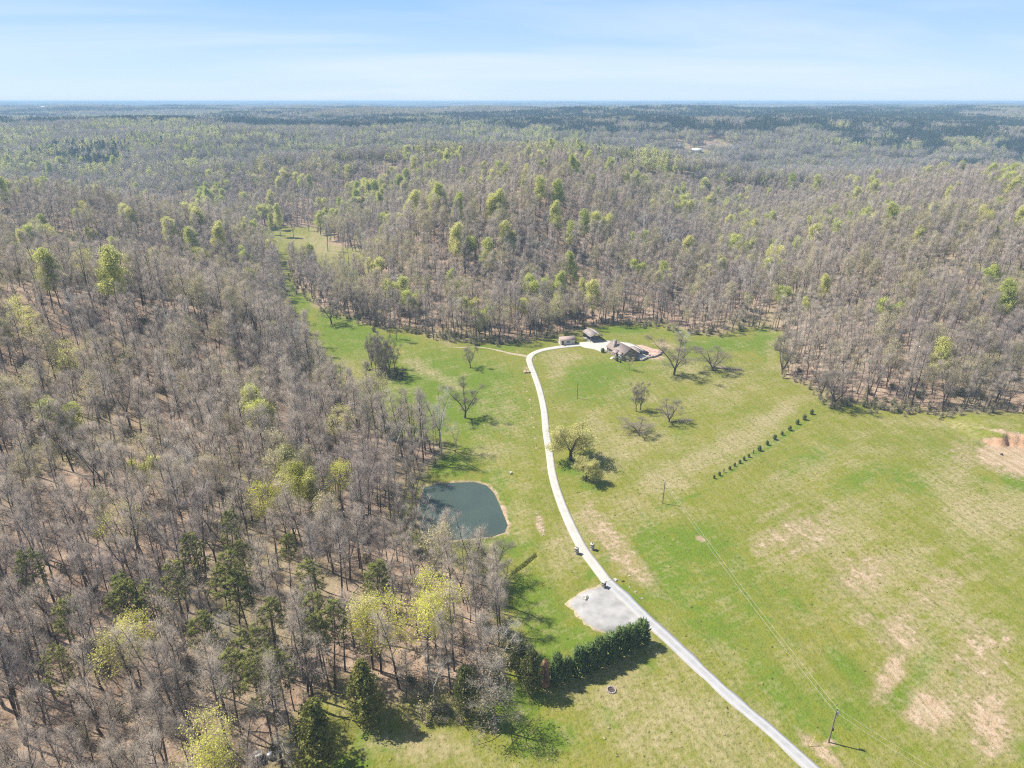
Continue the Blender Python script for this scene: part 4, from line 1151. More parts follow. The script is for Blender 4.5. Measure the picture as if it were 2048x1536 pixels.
def scatter(name, x, y, z, idx, scale, protos, rz=None):
    col = bpy.data.collections.new(name + "_patterns")
    for k, me in enumerate(protos):
        o = bpy.data.objects.new(f"pattern_{k:02d}", me); col.objects.link(o)
    me = bpy.data.meshes.new(name)
    me.vertices.add(len(x)); me.vertices.foreach_set("co", np.stack([x, y, z], 1).ravel())
    for nm, ty, val in (("pick", 'INT', np.asarray(idx, np.int32)), ("size", 'FLOAT', np.asarray(scale, np.float32)), ("turn", 'FLOAT', (np.random.default_rng(5).random(len(x)) * 6.283).astype(np.float32) if rz is None else np.asarray(rz, np.float32))):
        a = me.attributes.new(nm, ty, 'POINT'); a.data.foreach_set("value", val)
    ob = put(name, me); ob["kind"] = "stuff"
    ng = bpy.data.node_groups.new(name + "_nodes", 'GeometryNodeTree')
    ng.interface.new_socket("Geometry", in_out='INPUT', socket_type='NodeSocketGeometry')
    ng.interface.new_socket("Geometry", in_out='OUTPUT', socket_type='NodeSocketGeometry')
    N, Lk = ng.nodes, ng.links
    gi_, go = N.new("NodeGroupInput"), N.new("NodeGroupOutput")
    ci = N.new("GeometryNodeCollectionInfo"); ci.inputs["Collection"].default_value = col
    ci.inputs["Separate Children"].default_value = True; ci.inputs["Reset Children"].default_value = True
    iop = N.new("GeometryNodeInstanceOnPoints"); iop.inputs["Pick Instance"].default_value = True
    def named(nm, ty):
        t = N.new("GeometryNodeInputNamedAttribute"); t.data_type = ty; t.inputs["Name"].default_value = nm; return t.outputs["Attribute"]
    cx_ = N.new("ShaderNodeCombineXYZ"); Lk.new(named("turn", 'FLOAT'), cx_.inputs[2])
    Lk.new(gi_.outputs[0], iop.inputs["Points"]); Lk.new(ci.outputs[0], iop.inputs["Instance"])
    Lk.new(named("pick", 'INT'), iop.inputs["Instance Index"]); Lk.new(cx_.outputs[0], iop.inputs["Rotation"])
    sz_ = named("size", 'FLOAT'); mn = N.new("ShaderNodeMath"); mn.operation = 'MINIMUM'; mn.inputs[1].default_value = 1.3; Lk.new(sz_, mn.inputs[0])
    cs_ = N.new("ShaderNodeCombineXYZ"); Lk.new(sz_, cs_.inputs[0]); Lk.new(sz_, cs_.inputs[1]); Lk.new(mn.outputs[0], cs_.inputs[2]); Lk.new(cs_.outputs[0], iop.inputs["Scale"])
    Lk.new(iop.outputs[0], go.inputs[0])
    md = ob.modifiers.new("scatter", 'NODES'); md.node_group = ng
    return ob

protos = [k.both for k in K['bare']] + [k.both for k in K['olive']] + [k.both for k in K['green']] + [k.both for k in K['lime']] + [K['pale'][0].both] + [k.both for k in K['pine'][:2]]
o_ol, o_gr, o_li, o_pa, o_pi = 8, 10, 12, 14, 15
idx = typ.copy()
rr = rg.random(len(ax_))
budz = vnoise(ax_ / 70, ay_ / 70, 17) + .5
far_ = sstep(330, 620, ay_)
idx = np.where(rr < .06 + .55 * np.clip(budz - .35, 0, 1) * (.5 + .5 * far_), o_ol + rg.integers(0, 2, len(ax_)), idx)
gz = np.clip(vnoise(ax_ / 42, ay_ / 60, 18) * 1.6, 0, 1) * far_
idx = np.where((rr > .985 - .45 * gz), o_gr + rg.integers(0, 2, len(ax_)), idx)
idx = np.where((rr > .91) & (rr < .93), o_pa, idx)
idx = np.where((dd < 12) & (ay_ < 340) & (idx >= o_gr) & (idx < o_pa), typ, idx)
scatter("woodland", ax_[rest], ay_[rest], az_[rest], idx[rest], scl[rest], protos)

# brush under the trees and along the edges of the woods
bx_, by_ = grid_points(-330, 330, 60, 480, 4.2, rg)
bd = sdist(bx_, by_, OPEN) + 4 * fbm(bx_ / 14, by_ / 14, 31)
keep = in_view(bx_, by_, 20) & (bd > -.5) & (rg.random(len(bx_)) < np.where(bd < 8, .75, .30))
keep &= sdist(bx_, by_, POND) > 1.5
bx_, by_ = bx_[keep], by_[keep]
ex_ = []
for (u0, v0), (u1, v1), n_, sp_ in (((742, 738), (792, 752), 26, 2.5), ((600, 545), (690, 615), 34, 3.5), ((690, 615), (775, 662), 34, 3.5), ((800, 660), (1000, 686), 60, 2.5), ((1000, 688), (1100, 678), 30, 2.0), ((1040, 1330), (1020, 1250), 8, 2.0), ((850, 1435), (920, 1445), 8, 2.0), ((1640, 812), (1900, 828), 50, 2.0), ((1260, 648), (1410, 668), 40, 2.5)):
    for k in range(n_):
        f_ = rg.random(); px_, py_ = hit(u0 + (u1 - u0) * f_, v0 + (v1 - v0) * f_)
        ex_.append((px_ + rg.normal() * sp_, py_ + rg.normal() * sp_))
bx_ = np.concatenate([bx_, [q[0] for q in ex_]]); by_ = np.concatenate([by_, [q[1] for q in ex_]])
scatter("undergrowth", bx_, by_, height(bx_, by_), rg.choice(3, len(bx_), p=[.20, .50, .30]), .6 + .7 * rg.random(len(bx_)), [k.both for k in K['bush']])

# --- coarse tufts standing in the grass
def tuft_mesh(name, seed, leafm, n=16):
    rng = np.random.default_rng(seed); mb = MB()
    a = rng.random(n) * 6.28; r0 = rng.random(n) * .16
    P = np.stack([np.cos(a) * r0, np.sin(a) * r0, np.full(n, -.03)], 1)
    D = np.stack([np.cos(a) * .42, np.sin(a) * .42, .2 + .2 * rng.random(n)], 1) * (.6 + .7 * rng.random(n))[:, None]
    mb.tips(P, P + D, np.full(n, .09), 0)
    return mb.mesh(name, [leafm])
M['straw'] = tinted("straw_tuft", (0.36, 0.30, 0.15), (0.50, 0.43, 0.25), trans=.2)
M['blade'] = tinted("green_tuft", (0.17, 0.21, 0.03), (0.26, 0.27, 0.05), trans=.2)
tx, ty = grid_points(-120, 240, 75, 330, 1.5, rg)
tn = fbm(tx / 9, ty / 9, 61) + .5 * fbm(tx / 40, ty / 40, 62)
keep = in_view(tx, ty, 6) & (sdist(tx, ty, OPEN) < -1) & (rg.random(len(tx)) < .42 + .55 * tn)
tx, ty, tn = tx[keep], ty[keep], tn[keep]
keep = (seg_dist(tx, ty, DRIVE) > 2.2) & (seg_dist(tx, ty, ROAD) > 2.4) & (sdist(tx, ty, POND) > 1) & (sdist(tx, ty, [tuple(un(*p)) for p in PULL]) > 1) & (np.hypot(tx - 50, ty - 295) > 22)
tx, ty = tx[keep], ty[keep]
tuv = proj(tx, ty, height(tx, ty))
td_ = blob(tuv[0], tuv[1], DRY); tc_ = blob(tuv[0], tuv[1], CLAY)
keep = (rg.random(len(tx)) > tc_ * 1.2) & (rg.random(len(tx)) < .05 + .42 * td_)
tx, ty, td_ = tx[keep], ty[keep], td_[keep]
scatter("grass_tufts", tx, ty, height(tx, ty), np.where(rg.random(len(tx)) < .25 + .6 * td_, rg.integers(0, 2, len(tx)), rg.integers(2, 4, len(tx))), .32 + .5 * rg.random(len(tx)), [tuft_mesh("tuft_a", 1, M['straw']), tuft_mesh("tuft_b", 2, M['straw']), tuft_mesh("tuft_c", 3, M['blade']), tuft_mesh("tuft_d", 4, M['blade'])])

# --- distant wood: groves of small trees
def grove(name, seed, size, mix, n=30):
    rng = np.random.default_rng(seed)
    mb = MB()
    for i in range(n):
        cx, cy = (rng.random(2) - .5) * size
        Hh = 15 + 6 * rng.random(); kd = rng.choice(4, p=mix)
        mb.segs([[cx, cy, -5]], [[cx + rng.normal() * .5, cy, Hh * .8]], [.22], [.08], 3, 0)
        w = 3.0 + 1.4 * rng.random()
        if kd == 3:                                         # conifer
            m_ = 110; t = rng.random(m_) ** .8; a = rng.random(m_) * 6.28
            rad_ = w * .8 * (1.02 - t) ** .7 * (.6 + .4 * rng.random(m_))
            P = np.stack([cx + np.cos(a) * rad_, cy + np.sin(a) * rad_, 3 + (Hh - 2) * t], 1)
            mb.leaves(P, 1.25, rng, 4, asp=.7)
        else:
            # rounded crown on ascending limbs
            lim = 9
            for q in range(lim):
                a = q * 2.4 + rng.random(); t = .45 + .45 * q / lim
                e = np.array([cx + math.cos(a) * w * .8, cy + math.sin(a) * w * .8, Hh * (t + .22)])
                mb.segs([[cx, cy, Hh * t]], [e], [.09], [.03], 3, 0)
            m_ = {0: 150, 1: 130, 2: 150}[kd]
            d = rng.normal(size=(m_, 3)); d /= np.linalg.norm(d, axis=1, keepdims=True); rad_ = rng.random(m_)[:, None] ** .5
            P = np.array([cx, cy, Hh * .70]) + d * rad_ * np.array([w, w, Hh * .30])
            if kd == 0:
                D = d * .8 + rng.normal(size=(m_, 3)) * .4 + np.array([0, 0, .5])
                mb.tips(P, P + D * 1.5, np.full(m_, .11), 1)
            else:
                mb.leaves(P, 1.05 if kd == 1 else .75, rng, 2 if kd == 1 else 3, up=.3, asp=.75)
    return mb.mesh(name, [M['bark'], M['far_twig'], M['leaf_green'], M['leaf_olive'], M['far_pine']])
GROVES = [grove("grove_bare", 201, 36, [.80, .06, .12, .02]), grove("grove_bare_mixed", 202, 36, [.62, .18, .18, .02]), grove("grove_leafing", 203, 36, [.22, .55, .20, .03]), grove("grove_conifer", 204, 36, [.08, .0, .02, .90], 40), grove("grove_olive", 205, 36, [.55, .1, .3, .05])]
xs, ys, sc = [], [], []
for y0, y1, s_, f_ in ((NEAR_END, 1900, 27, 1.0), (1900, 4200, 44, 1.35), (4200, 9000, 95, 2.2), (9000, 20000, 260, 4.5)):
    a, b_ = grid_points(-y1 * .95, y1 * .95, y0, y1, s_, rg)
    k = np.abs(a) < b_ * .93 + 90
    xs.append(a[k]); ys.append(b_[k]); sc.append(np.full(k.sum(), f_))
xs, ys, sc = map(np.concatenate, (xs, ys, sc))
FARP = []
keep = np.ones(len(xs), bool)
for (fx, fy), (u, v, ru, rv, dg) in zip([f[0] for f in FF], FIELDS_FAR):
    X1, Y1 = hit(u + ru, v); rr_ = math.hypot(X1 - fx, Y1 - fy)
    keep &= (xs - fx) ** 2 + ((ys - fy) / 1.15) ** 2 > (rr_ + 8) ** 2
xs, ys, sc = xs[keep], ys[keep], sc[keep]
zs = height(xs, ys)
gu, gv, gd = proj(xs, ys, zs + 14)
rr = rg.random(len(xs))
gi_ = np.where(rr < .45, 0, 1)
pat = vnoise(xs / 160, ys / 110, 41) + .5
gi_ = np.where((pat > .62) & (rr < .75), 2, gi_)
gi_ = np.where((pat > .5) & (pat < .62) & (rr < .6), 4, gi_)
patc = vnoise(xs / 420, ys / 160, 43) + .5
gi_ = np.where((patc > .62) & (ys > 1400) & (rr < .8), 3, gi_)
def zone_pick(lst, kind, p):
    global gi_
    for u0, v0, u1, v1 in lst:
        ju = gu + 260 * vnoise(xs / 300, ys / 300, 71); jv = gv + 14 * vnoise(xs / 200, ys / 260, 72)
        m_ = (ju > u0) & (ju < u1) & (jv > v0) & (jv < v1) & (rg.random(len(gu)) < p)
        gi_ = np.where(m_, kind, gi_)
zone_pick([(0, 285, 260, 345)], 2, .55); zone_pick([(0, 290, 250, 320)], 3, .3)
zone_pick([(200, 265, 720, 300), (900, 258, 1200, 300), (760, 250, 900, 300)], 2, .5)
zone_pick([(1030, 232, 1560, 262), (1560, 246, 2048, 300), (560, 232, 1030, 250), (1560, 216, 1900, 232), (1380, 222, 1800, 236), (1870, 310, 2048, 375)], 3, .62)
zone_pick([(600, 262, 1030, 280)], 1, .5)
scatter("far_woodland", xs, ys, zs, gi_, sc * (.9 + .2 * rg.random(len(xs))), GROVES)

# ------------------------------------------------------------------ buildings
M['metal_roof'] = plain("brown_metal_roof", (0.33, 0.26, 0.225), 0.5, 0.10, 0.8, 0.0, spec=0.4)
M['shed_roof'] = plain("brown_shingles", (0.36, 0.275, 0.24), 0.9, 0.15, 2.5, 0.2)
M['grey_roof'] = plain("weathered_roof", (0.33, 0.28, 0.245), 0.9, 0.2, 1.2, 0.2)
M['log'] = plain("log_wall", (0.26, 0.21, 0.165), 0.85, 0.2, 1.5, 0.2)
M['cream'] = plain("cream_siding", (0.62, 0.56, 0.46), 0.8, 0.07, 1.0)
M['stone'] = plain("mixed_field_stone", (0.36, 0.325, 0.29), 0.9, 0.3, 3.0, 0.5)
M['white'] = plain("white_paint", (0.76, 0.75, 0.72), 0.6, 0.05, 2.0)
M['wood'] = plain("weathered_timber", (0.27, 0.22, 0.17), 0.85, 0.2, 4.0)
M['darkwood'] = plain("dark_timber", (0.10, 0.08, 0.065), 0.85, 0.2, 4.0)
M['glass'] = plain("dark_glass", (0.03, 0.035, 0.045), 0.12, 0.1, 1.0, spec=0.6)
M['black'] = plain("black_rubber", (0.03, 0.03, 0.03), 0.8, 0.2, 4.0)
M['car'] = plain("charcoal_car_paint", (0.05, 0.052, 0.058), 0.3, 0.05, 1.0, spec=0.5)
M['brick'] = plain("red_brown_brick", (0.38, 0.17, 0.12), 0.9, 0.25, 2.5, 0.3)
M['mulch'] = plain("red_mulch", (0.46, 0.30, 0.235), 0.95, 0.4, 0.8, 0.3)
M['rock'] = plain("pale_rock", (0.44, 0.41, 0.36), 0.9, 0.2, 2.0, 0.4)
M['pole'] = plain("weathered_pole", (0.24, 0.20, 0.165), 0.9, 0.2, 2.0)
M['steel'] = plain("galvanised_steel", (0.52, 0.53, 0.54), 0.4, 0.08, 3.0, metal=0.5)
M['wire'] = plain("bare_aluminium_wire", (0.62, 0.62, 0.58), 0.4, 0.05, 1.0, metal=0.3)
M['ash'] = plain("charred_ash", (0.07, 0.055, 0.05), 0.95, 0.4, 3.0)
M['dirt'] = plain("bare_dirt", (0.47, 0.34, 0.235), 0.95, 0.2, 2.0, 0.3)

def gable(mb, x0, x1, y0, y1, zr, ze, th=.12, over=.35):
    """two roof slabs with the ridge along x"""
    ym = (y0 + y1) / 2; x0 -= over; x1 += over
    sl = (zr - ze) / (y1 - ym)
    for s in (-1, 1):
        ye = ym + s * ((y1 - ym) + over); zz = zr - sl * abs(ye - ym)
        v = [[x0, ym, zr], [x1, ym, zr], [x1, ye, zz], [x0, ye, zz], [x0, ym, zr + th], [x1, ym, zr + th], [x1, ye, zz + th], [x0, ye, zz + th]]
        mb.add(v, [[0, 1, 2, 3], [4, 7, 6, 5], [0, 4, 5, 1], [1, 5, 6, 2], [2, 6, 7, 3], [3, 7, 4, 0]])

def gable_walls(mb, x0, x1, y0, y1, h, zr, z0=-.6):
    ym = (y0 + y1) / 2
    v = [[x0, y0, z0], [x1, y0, z0], [x1, y1, z0], [x0, y1, z0], [x0, y0, h], [x1, y0, h], [x1, y1, h], [x0, y1, h], [x0, ym, zr], [x1, ym, zr]]
    mb.add(v, [[0, 1, 5, 4], [2, 3, 7, 6], [1, 2, 6, 5], [3, 0, 4, 7]])
    mb.add(v, [[5, 6, 9, 9], [7, 4, 8, 8]])

def one(parent, name, mat, fn):
    mb = MB(); fn(mb); return put(name, (mb, [M[mat]]), parent)

def window(parent, c, w, h, rz):
    """frame with a recessed pane, standing on a wall whose outward normal is turned by rz"""
    fr = MB(); t = .09
    for dx, dz, sx, sz in ((0, h / 2, w + 2 * t, t), (0, -h / 2, w + 2 * t, t), (-w / 2, 0, t, h), (w / 2, 0, t, h), (0, 0, .05, h)):
        fr.box((dx, 0, dz), (sx, .10, sz))
    f = put("window", (fr, [M['white']]), parent, c, rz)
    pn = MB(); pn.box((0, .015, 0), (w, .03, h))
    put("pane", (pn, [M['glass']]), f)
    return f

def door(parent, c, w, h, rz, mat='darkwood'):
    d = MB(); d.box((0, 0, h / 2), (w, .08, h))
    o = put("door", (d, [M[mat]]), parent, c, rz)
    k = MB(); k.box((w * .38, -.07, h * .47), (.07, .06, .07)); put("handle", (k, [M['steel']]), o)
    return o

# --- main house: ridge along local x, gable end at +x towards the camera
HC = tuple(un(1243.5, 710.6))
hz = h1(*HC)
ax = math.atan2(-0.90, 0.435)
house = empty("house", (HC[0], HC[1], hz + .1), ax)
tag(house, "log house with a brown metal roof at the driveway's end", "house")
one(house, "wall", 'log', lambda m: gable_walls(m, -6.6, 6.6, -3.9, 3.9, 2.9, 5.55))
roof = one(house, "roof", 'metal_roof', lambda m: gable(m, -6.6, 6.6, -3.9, 3.9, 5.6, 2.95, .14, .55))
mbr = MB()
for k in range(24):
    x_ = -7.0 + k * 14.0 / 23
    for s in (-1, 1):
        mbr.add([[x_ - .03, 0, 5.742], [x_ + .03, 0, 5.742], [x_ + .03, s * 4.42, 2.745], [x_ - .03, s * 4.42, 2.745], [x_ - .03, 0, 5.80], [x_ + .03, 0, 5.80], [x_ + .03, s * 4.42, 2.80], [x_ - .03, s * 4.42, 2.80]],
                [[0, 1, 2, 3], [4, 7, 6, 5], [0, 4, 5, 1], [1, 5, 6, 2], [2, 6, 7, 3], [3, 7, 4, 0]])
sm_ = put("roof_seam", (mbr, [M['metal_roof']]), roof); sm_["kind"] = "stuff"
ch = one(roof, "chimney", 'stone', lambda m: (m.box((-2.4, -2.6, 4.2), (1.1, 1.3, 5.4)), m.box((-2.4, -2.6, 6.95), (1.3, 1.5, .2))))
# left side (towards -y local): porch with its own small gable, stairs, a bay
one(house, "porch_roof", 'metal_roof', lambda m: (m.add([[.2, -3.7, 3.75], [3.4, -3.7, 3.75], [3.4, -6.0, 2.75], [.2, -6.0, 2.75], [.2, -3.7, 3.87], [3.4, -3.7, 3.87], [3.4, -6.0, 2.87], [.2, -6.0, 2.87]], [[0, 1, 2, 3], [4, 7, 6, 5], [0, 4, 5, 1], [1, 5, 6, 2], [2, 6, 7, 3], [3, 7, 4, 0]]),))
one(house, "porch_floor", 'wood', lambda m: m.box((1.8, -4.95, .15), (3.2, 2.05, .9)))
for px_ in (.4, 3.2):
    one(house, "porch_post", 'cream', lambda m: m.box((px_, -5.8, 1.65), (.18, .18, 2.1)))
for k in range(4):
    one(house, "step", 'concrete', lambda m: m.box((1.8, -6.2 - .34 * k, .1 - .16 * k), (1.6, .36, .8)))
one(house, "bay_wall", 'cream', lambda m: (m.box((5.0, -4.35, 1.15), (2.2, .86, 3.3)),))
one(house, "bay_roof", 'metal_roof', lambda m: gable(m, 3.8, 6.2, -4.9, -3.3, 3.7, 2.95, .1, .2))
one(house, "corner_trim", 'cream', lambda m: (m.box((6.62, -3.92, 1.15), (.22, .22, 3.5)), m.box((-6.62, -3.92, 1.15), (.22, .22, 3.5))))
one(house, "rear_roof", 'metal_roof', lambda m: m.add([[-1.5, 3.9, 3.05], [5.6, 3.9, 3.05], [5.6, 8.0, 2.55], [-1.5, 8.0, 2.55], [-1.5, 3.9, 3.17], [5.6, 3.9, 3.17], [5.6, 8.0, 2.67], [-1.5, 8.0, 2.67]], [[0, 1, 2, 3], [4, 7, 6, 5], [0, 4, 5, 1], [1, 5, 6, 2], [2, 6, 7, 3], [3, 7, 4, 0]]))
for px_ in (-1.3, 2.0, 5.4):
    one(house, "rear_post", 'cream', lambda m: m.box((px_, 7.8, 1.2), (.2, .2, 2.75)))
window(house, (-4.8, -3.96, 1.5), 1.2, 1.3, 0); window(house, (-1.0, -3.96, 1.5), 1.2, 1.3, 0); window(house, (5.0, -4.83, 1.5), 1.4, 1.3, 0)
window(house, (6.66, -1.6, 1.5), 1.3, 1.3, R(90)); window(house, (6.66, 1.7, 1.5), 1.3, 1.3, R(90)); window(house, (6.66, 0, 3.9), .9, .9, R(90))
door(house, (1.8, -3.96, .6), 1.0, 2.1, 0)
door(house, (2.6, 3.96, .1), 1.8, 2.1, R(180), 'glass')

def upright(u, v, Hh, label):
    x, y = hit(u, v); tree('shrub', 0, x, y, "evergreen_shrub", label, 'shrub', "narrow evergreens beside the house", Hh / 2.3)
upright(1205, 705, 2.6, "narrow dark evergreen at the house's upper left corner")
upright(1233, 722, 2.4, "narrow dark evergreen beside the house's bay")
upright(1240, 725, 1.3, "low dark evergreen at the house's near corner")

# --- shed
sx, sy = un(1132.6, 686.2)
shed = empty("garden_shed", (sx, sy, h1(sx, sy)), R(14))
tag(shed, "cream shed with a brown roof beside the driveway curve", "shed")
one(shed, "wall", 'cream', lambda m: gable_walls(m, -3.6, 3.6, -2.4, 2.4, 2.5, 3.5, -.4))
one(shed, "roof", 'shed_roof', lambda m: gable(m, -3.6, 3.6, -2.4, 2.4, 3.55, 2.55, .12, .4))
door(shed, (-2.7, -2.46, -.05), .95, 2.05, 0, 'darkwood')
window(shed, (.2, -2.46, 1.45), 1.5, .8, 0)
one(shed, "foundation", 'concrete', lambda m: m.box((0, 0, -.25), (7.5, 5.1, .5)))
# --- open-sided pole barn
bx, by = un(1185.0, 677.8)
barn = empty("pole_barn", (bx, by, h1(bx, by)), R(-72))
tag(barn, "open-fronted pole barn with a weathered gable roof beyond the shed", "barn")
one(barn, "roof", 'grey_roof', lambda m: gable(m, -4.6, 4.6, -3.2, 3.2, 4.3, 3.0, .12, .5))
for px_ in (-4.4, 0, 4.4):
    for py_ in (-3.0, 3.0):
        one(barn, "post", 'wood', lambda m: m.box((px_, py_, 1.4), (.2, .2, 3.4)))
one(barn, "back_wall", 'darkwood', lambda m: gable_walls(m, -4.5, -4.3, -3.1, 3.1, 3.0, 4.2))
one(barn, "floor", 'gravel', lambda m: m.box((0, 0, -.05), (9.4, 6.6, .3)))
one(barn, "truss", 'wood', lambda m: (m.box((4.4, 0, 3.0), (.15, 6.2, .22)), m.box((0, 0, 3.0), (.15, 6.2, .22))))

# --- patio edge, beds, parked car behind the house
def wall_run(name, px, hgt, th, mat, label, cat):
    c = [un(*p) for p in px]
    mb = MB()
    for a, b_ in zip(c[:-1], c[1:]):
        m_ = (a + b_) / 2; L = np.linalg.norm(b_ - a)
        mb.box((m_[0], m_[1], h1(*m_) + hgt / 2 - .2), (L + th * .6, th, hgt + .4), math.atan2(b_[1] - a[1], b_[0] - a[0]))
    o = put(name, (mb, [M[mat]])); tag(o, label, cat); return o
wall_run("retaining_wall", [(1272, 718), (1284, 722), (1292, 718), (1300, 712)], .9, .5, 'rock', "pale stone retaining wall at the patio's near edge", "retaining wall")
wall_run("retaining_wall", [(1293, 717), (1308, 715), (1319, 711), (1325, 704)], .8, .5, 'stone', "brown stone retaining wall round the mulch bed", "retaining wall")
patch("mulch_bed", [(1272, 690), (1288, 691), (1308, 698), (1326, 701), (1322, 710), (1304, 713), (1298, 706), (1286, 698)], .06, M['mulch'])
car = empty("parked_car", (*un(1288, 708), h1(*un(1288, 708)) + .12), R(-38))
tag(car, "charcoal car parked on the patio behind the house", "car")
def carbody(m):
    prof = [(-2.2, .45), (-2.2, .85), (-1.9, .95), (-1.2, 1.0), (-.6, 1.45), (.9, 1.47), (1.6, 1.0), (2.1, .9), (2.2, .5)]
    n_ = len(prof)
    for sgn in (1,):
        v = [[x_, -.85 if z_ < 1.2 else -.68, z_] for x_, z_ in prof] + [[x_, .85 if z_ < 1.2 else .68, z_] for x_, z_ in prof] + [[-2.1, -.8, .3], [2.1, -.8, .3], [-2.1, .8, .3], [2.1, .8, .3]]
        m.add(v, [[i, i + 1, n_ + i + 1, n_ + i] for i in range(n_ - 1)])
        for o_ in (0, n_):
            m.add(v, [[o_ + 0, o_ + 1, o_ + 2, o_ + 2], [o_ + 0, o_ + 2, o_ + 3, o_ + 3], [o_ + 3, o_ + 4, o_ + 5, o_ + 6], [o_ + 0, o_ + 3, o_ + 6, o_ + 8], [o_ + 6, o_ + 7, o_ + 8, o_ + 8]])
one(car, "body", 'car', carbody)
one(car, "windscreen", 'glass', lambda m: (m.box((1.25, 0, 1.26), (.5, 1.25, .04)), m.box((-.9, 0, 1.25), (.4, 1.25, .04))))
for wx in (-1.35, 1.35):
    for wy in (-.8, .8):
        def wh(m):
            m.segs([[wx, wy - .1, .32]], [[wx, wy + .1, .32]], [.32], [.32], 12)
            a_ = np.arange(12) * math.pi / 6
            for yy in (wy - .1, wy + .1):
                v = [[wx, yy, .32]] + [[wx + .32 * math.cos(q), yy, .32 + .32 * math.sin(q)] for q in a_]
                m.add(v, [[0, 1 + i, 1 + (i + 1) % 12, 1 + (i + 1) % 12] for i in range(12)])
        one(car, "wheel", 'black', wh)

# --- stone gate pillars and mailbox pillar
def pillar(u, v, hgt, w, name, label, box=False):
    x, y = un(u, v); z = h1(x, y)
    o = empty(name, (x, y, z), R(-38)); tag(o, label, "mailbox" if box else "pillar", None if box else "stone gate pillars")
    def shaft(m):
        for k in range(6):
            hh = hgt / 6
            m.box((.02 * (-1) ** k, .015 * (k % 3 - 1), hh * (k + .5) - (.2 if k == 0 else 0)), (w - .03 * (k % 2), w - .03 * ((k + 1) % 2), hh + (.4 if k == 0 else 0)))
    one(o, "shaft", 'stone', shaft)
    one(o, "cap", 'rock', lambda m: m.box((0, 0, hgt + .08), (w + .22, w + .22, .16), taper=.86))
    if box:
        one(o, "letter_door", 'black', lambda m: m.box((w / 2 + .01, 0, hgt * .68), (.05, .34, .30)))
    else:
        one(o, "lamp", 'glass', lambda m: m.box((0, 0, hgt + .31), (.2, .2, .30), taper=.7))
pillar(1153, 1107, 1.75, .85, "gate_pillar", "stone pillar left of the driveway")
pillar(1184, 1099, 1.75, .85, "gate_pillar", "stone pillar right of the driveway")
pillar(1207, 1174, 1.55, .9, "mailbox_pillar", "pale stone mailbox pillar where the driveway meets the road", True)

# --- utility poles and lines
POLES = {}
def upole(key, u, v, top, label, gear):
    x, y = un(u, v); z = h1(x, y)
    d = ray(u, top); Hh = CAM_H + d[2] * y / d[1] - z
    o = empty("utility_pole", (x, y, z)); tag(o, label, "utility pole", "wooden utility poles")
    one(o, "shaft", 'pole', lambda m: m.segs([[0, 0, -.5]], [[.12, 0, Hh]], [.17], [.11], 8))
    one(o, "insulator", 'white', lambda m: m.segs([[.12, 0, Hh]], [[.12, 0, Hh + .28]], [.06], [.05], 6))
    if gear:
        one(o, "transformer", 'steel', lambda m: (m.segs([[.42, .1, Hh * .80]], [[.42, .1, Hh * .80 + .8]], [.24], [.24], 10), m.segs([[.42, .1, Hh * .80 + .8]], [[.42, .1, Hh * .80 + .88]], [.24], [.08], 10)))
        one(o, "meter_box", 'black', lambda m: m.box((.16, -.1, Hh * .40), (.28, .3, .5)))
    POLES[key] = Vector((x + .12, y, z + Hh))
    return o
upole('near', 1657, 1484, 1418, "tall wooden utility pole in the field right of the road", True)
upole('far', 1325, 1007, 963, "thin utility pole at the dry grass's lower edge", False)
upole('yard', 1154, 797, 764, "short light pole in the yard right of the driveway", False)
def wire(a, b_, sag, label):
    n_ = 18; P = []
    for i in range(n_ + 1):
        t = i / n_; p = a.lerp(b_, t); p.z -= sag * 4 * t * (1 - t); P.append(p[:])
    mb = MB(); mb.segs(P[:-1], P[1:], [.016] * n_, [.016] * n_, 4)
    tag(put("power_line", (mb, [M['wire']])), label, "power line", "power lines over the right field")
a_, b_ = POLES['near'], POLES['far']
wire(a_ + Vector((0, 0, .2)), b_ + Vector((0, 0, .2)), 1.0, "upper wire from the tall pole back to the thin far pole")
wire(a_ + Vector((-.1, 0, -.9)), b_ + Vector((-.1, 0, -.7)), 1.2, "lower wire from the tall pole back to the thin far pole")
ex, ey = un(1990, 1690); c_ = Vector((ex, ey, 8))
wire(a_ + Vector((0, 0, .2)), c_ + Vector((0, 0, .2)), .6, "upper wire from the tall pole towards the photo's lower right")
wire(a_ + Vector((.05, 0, -.9)), c_ + Vector((0, 0, -.9)), .7, "lower wire from the tall pole towards the photo's lower right")
x, y = un(1620, 1493)
o = empty("guy_marker", (x, y, h1(x, y)), R(0)); tag(o, "slim yellowish guy marker leaning by the road below the tall pole", "marker")
M['yellow'] = plain("faded_yellow_plastic", (0.62, 0.55, 0.22), 0.6, 0.08, 2.0)
one(o, "tube", 'yellow', lambda m: m.segs([[0, 0, -.1]], [[.9, .6, 1.9]], [.05], [.045], 6))
one(o, "anchor", 'steel', lambda m: m.segs([[0, 0, -.3]], [[-.15, -.1, .1]], [.04], [.04], 5))

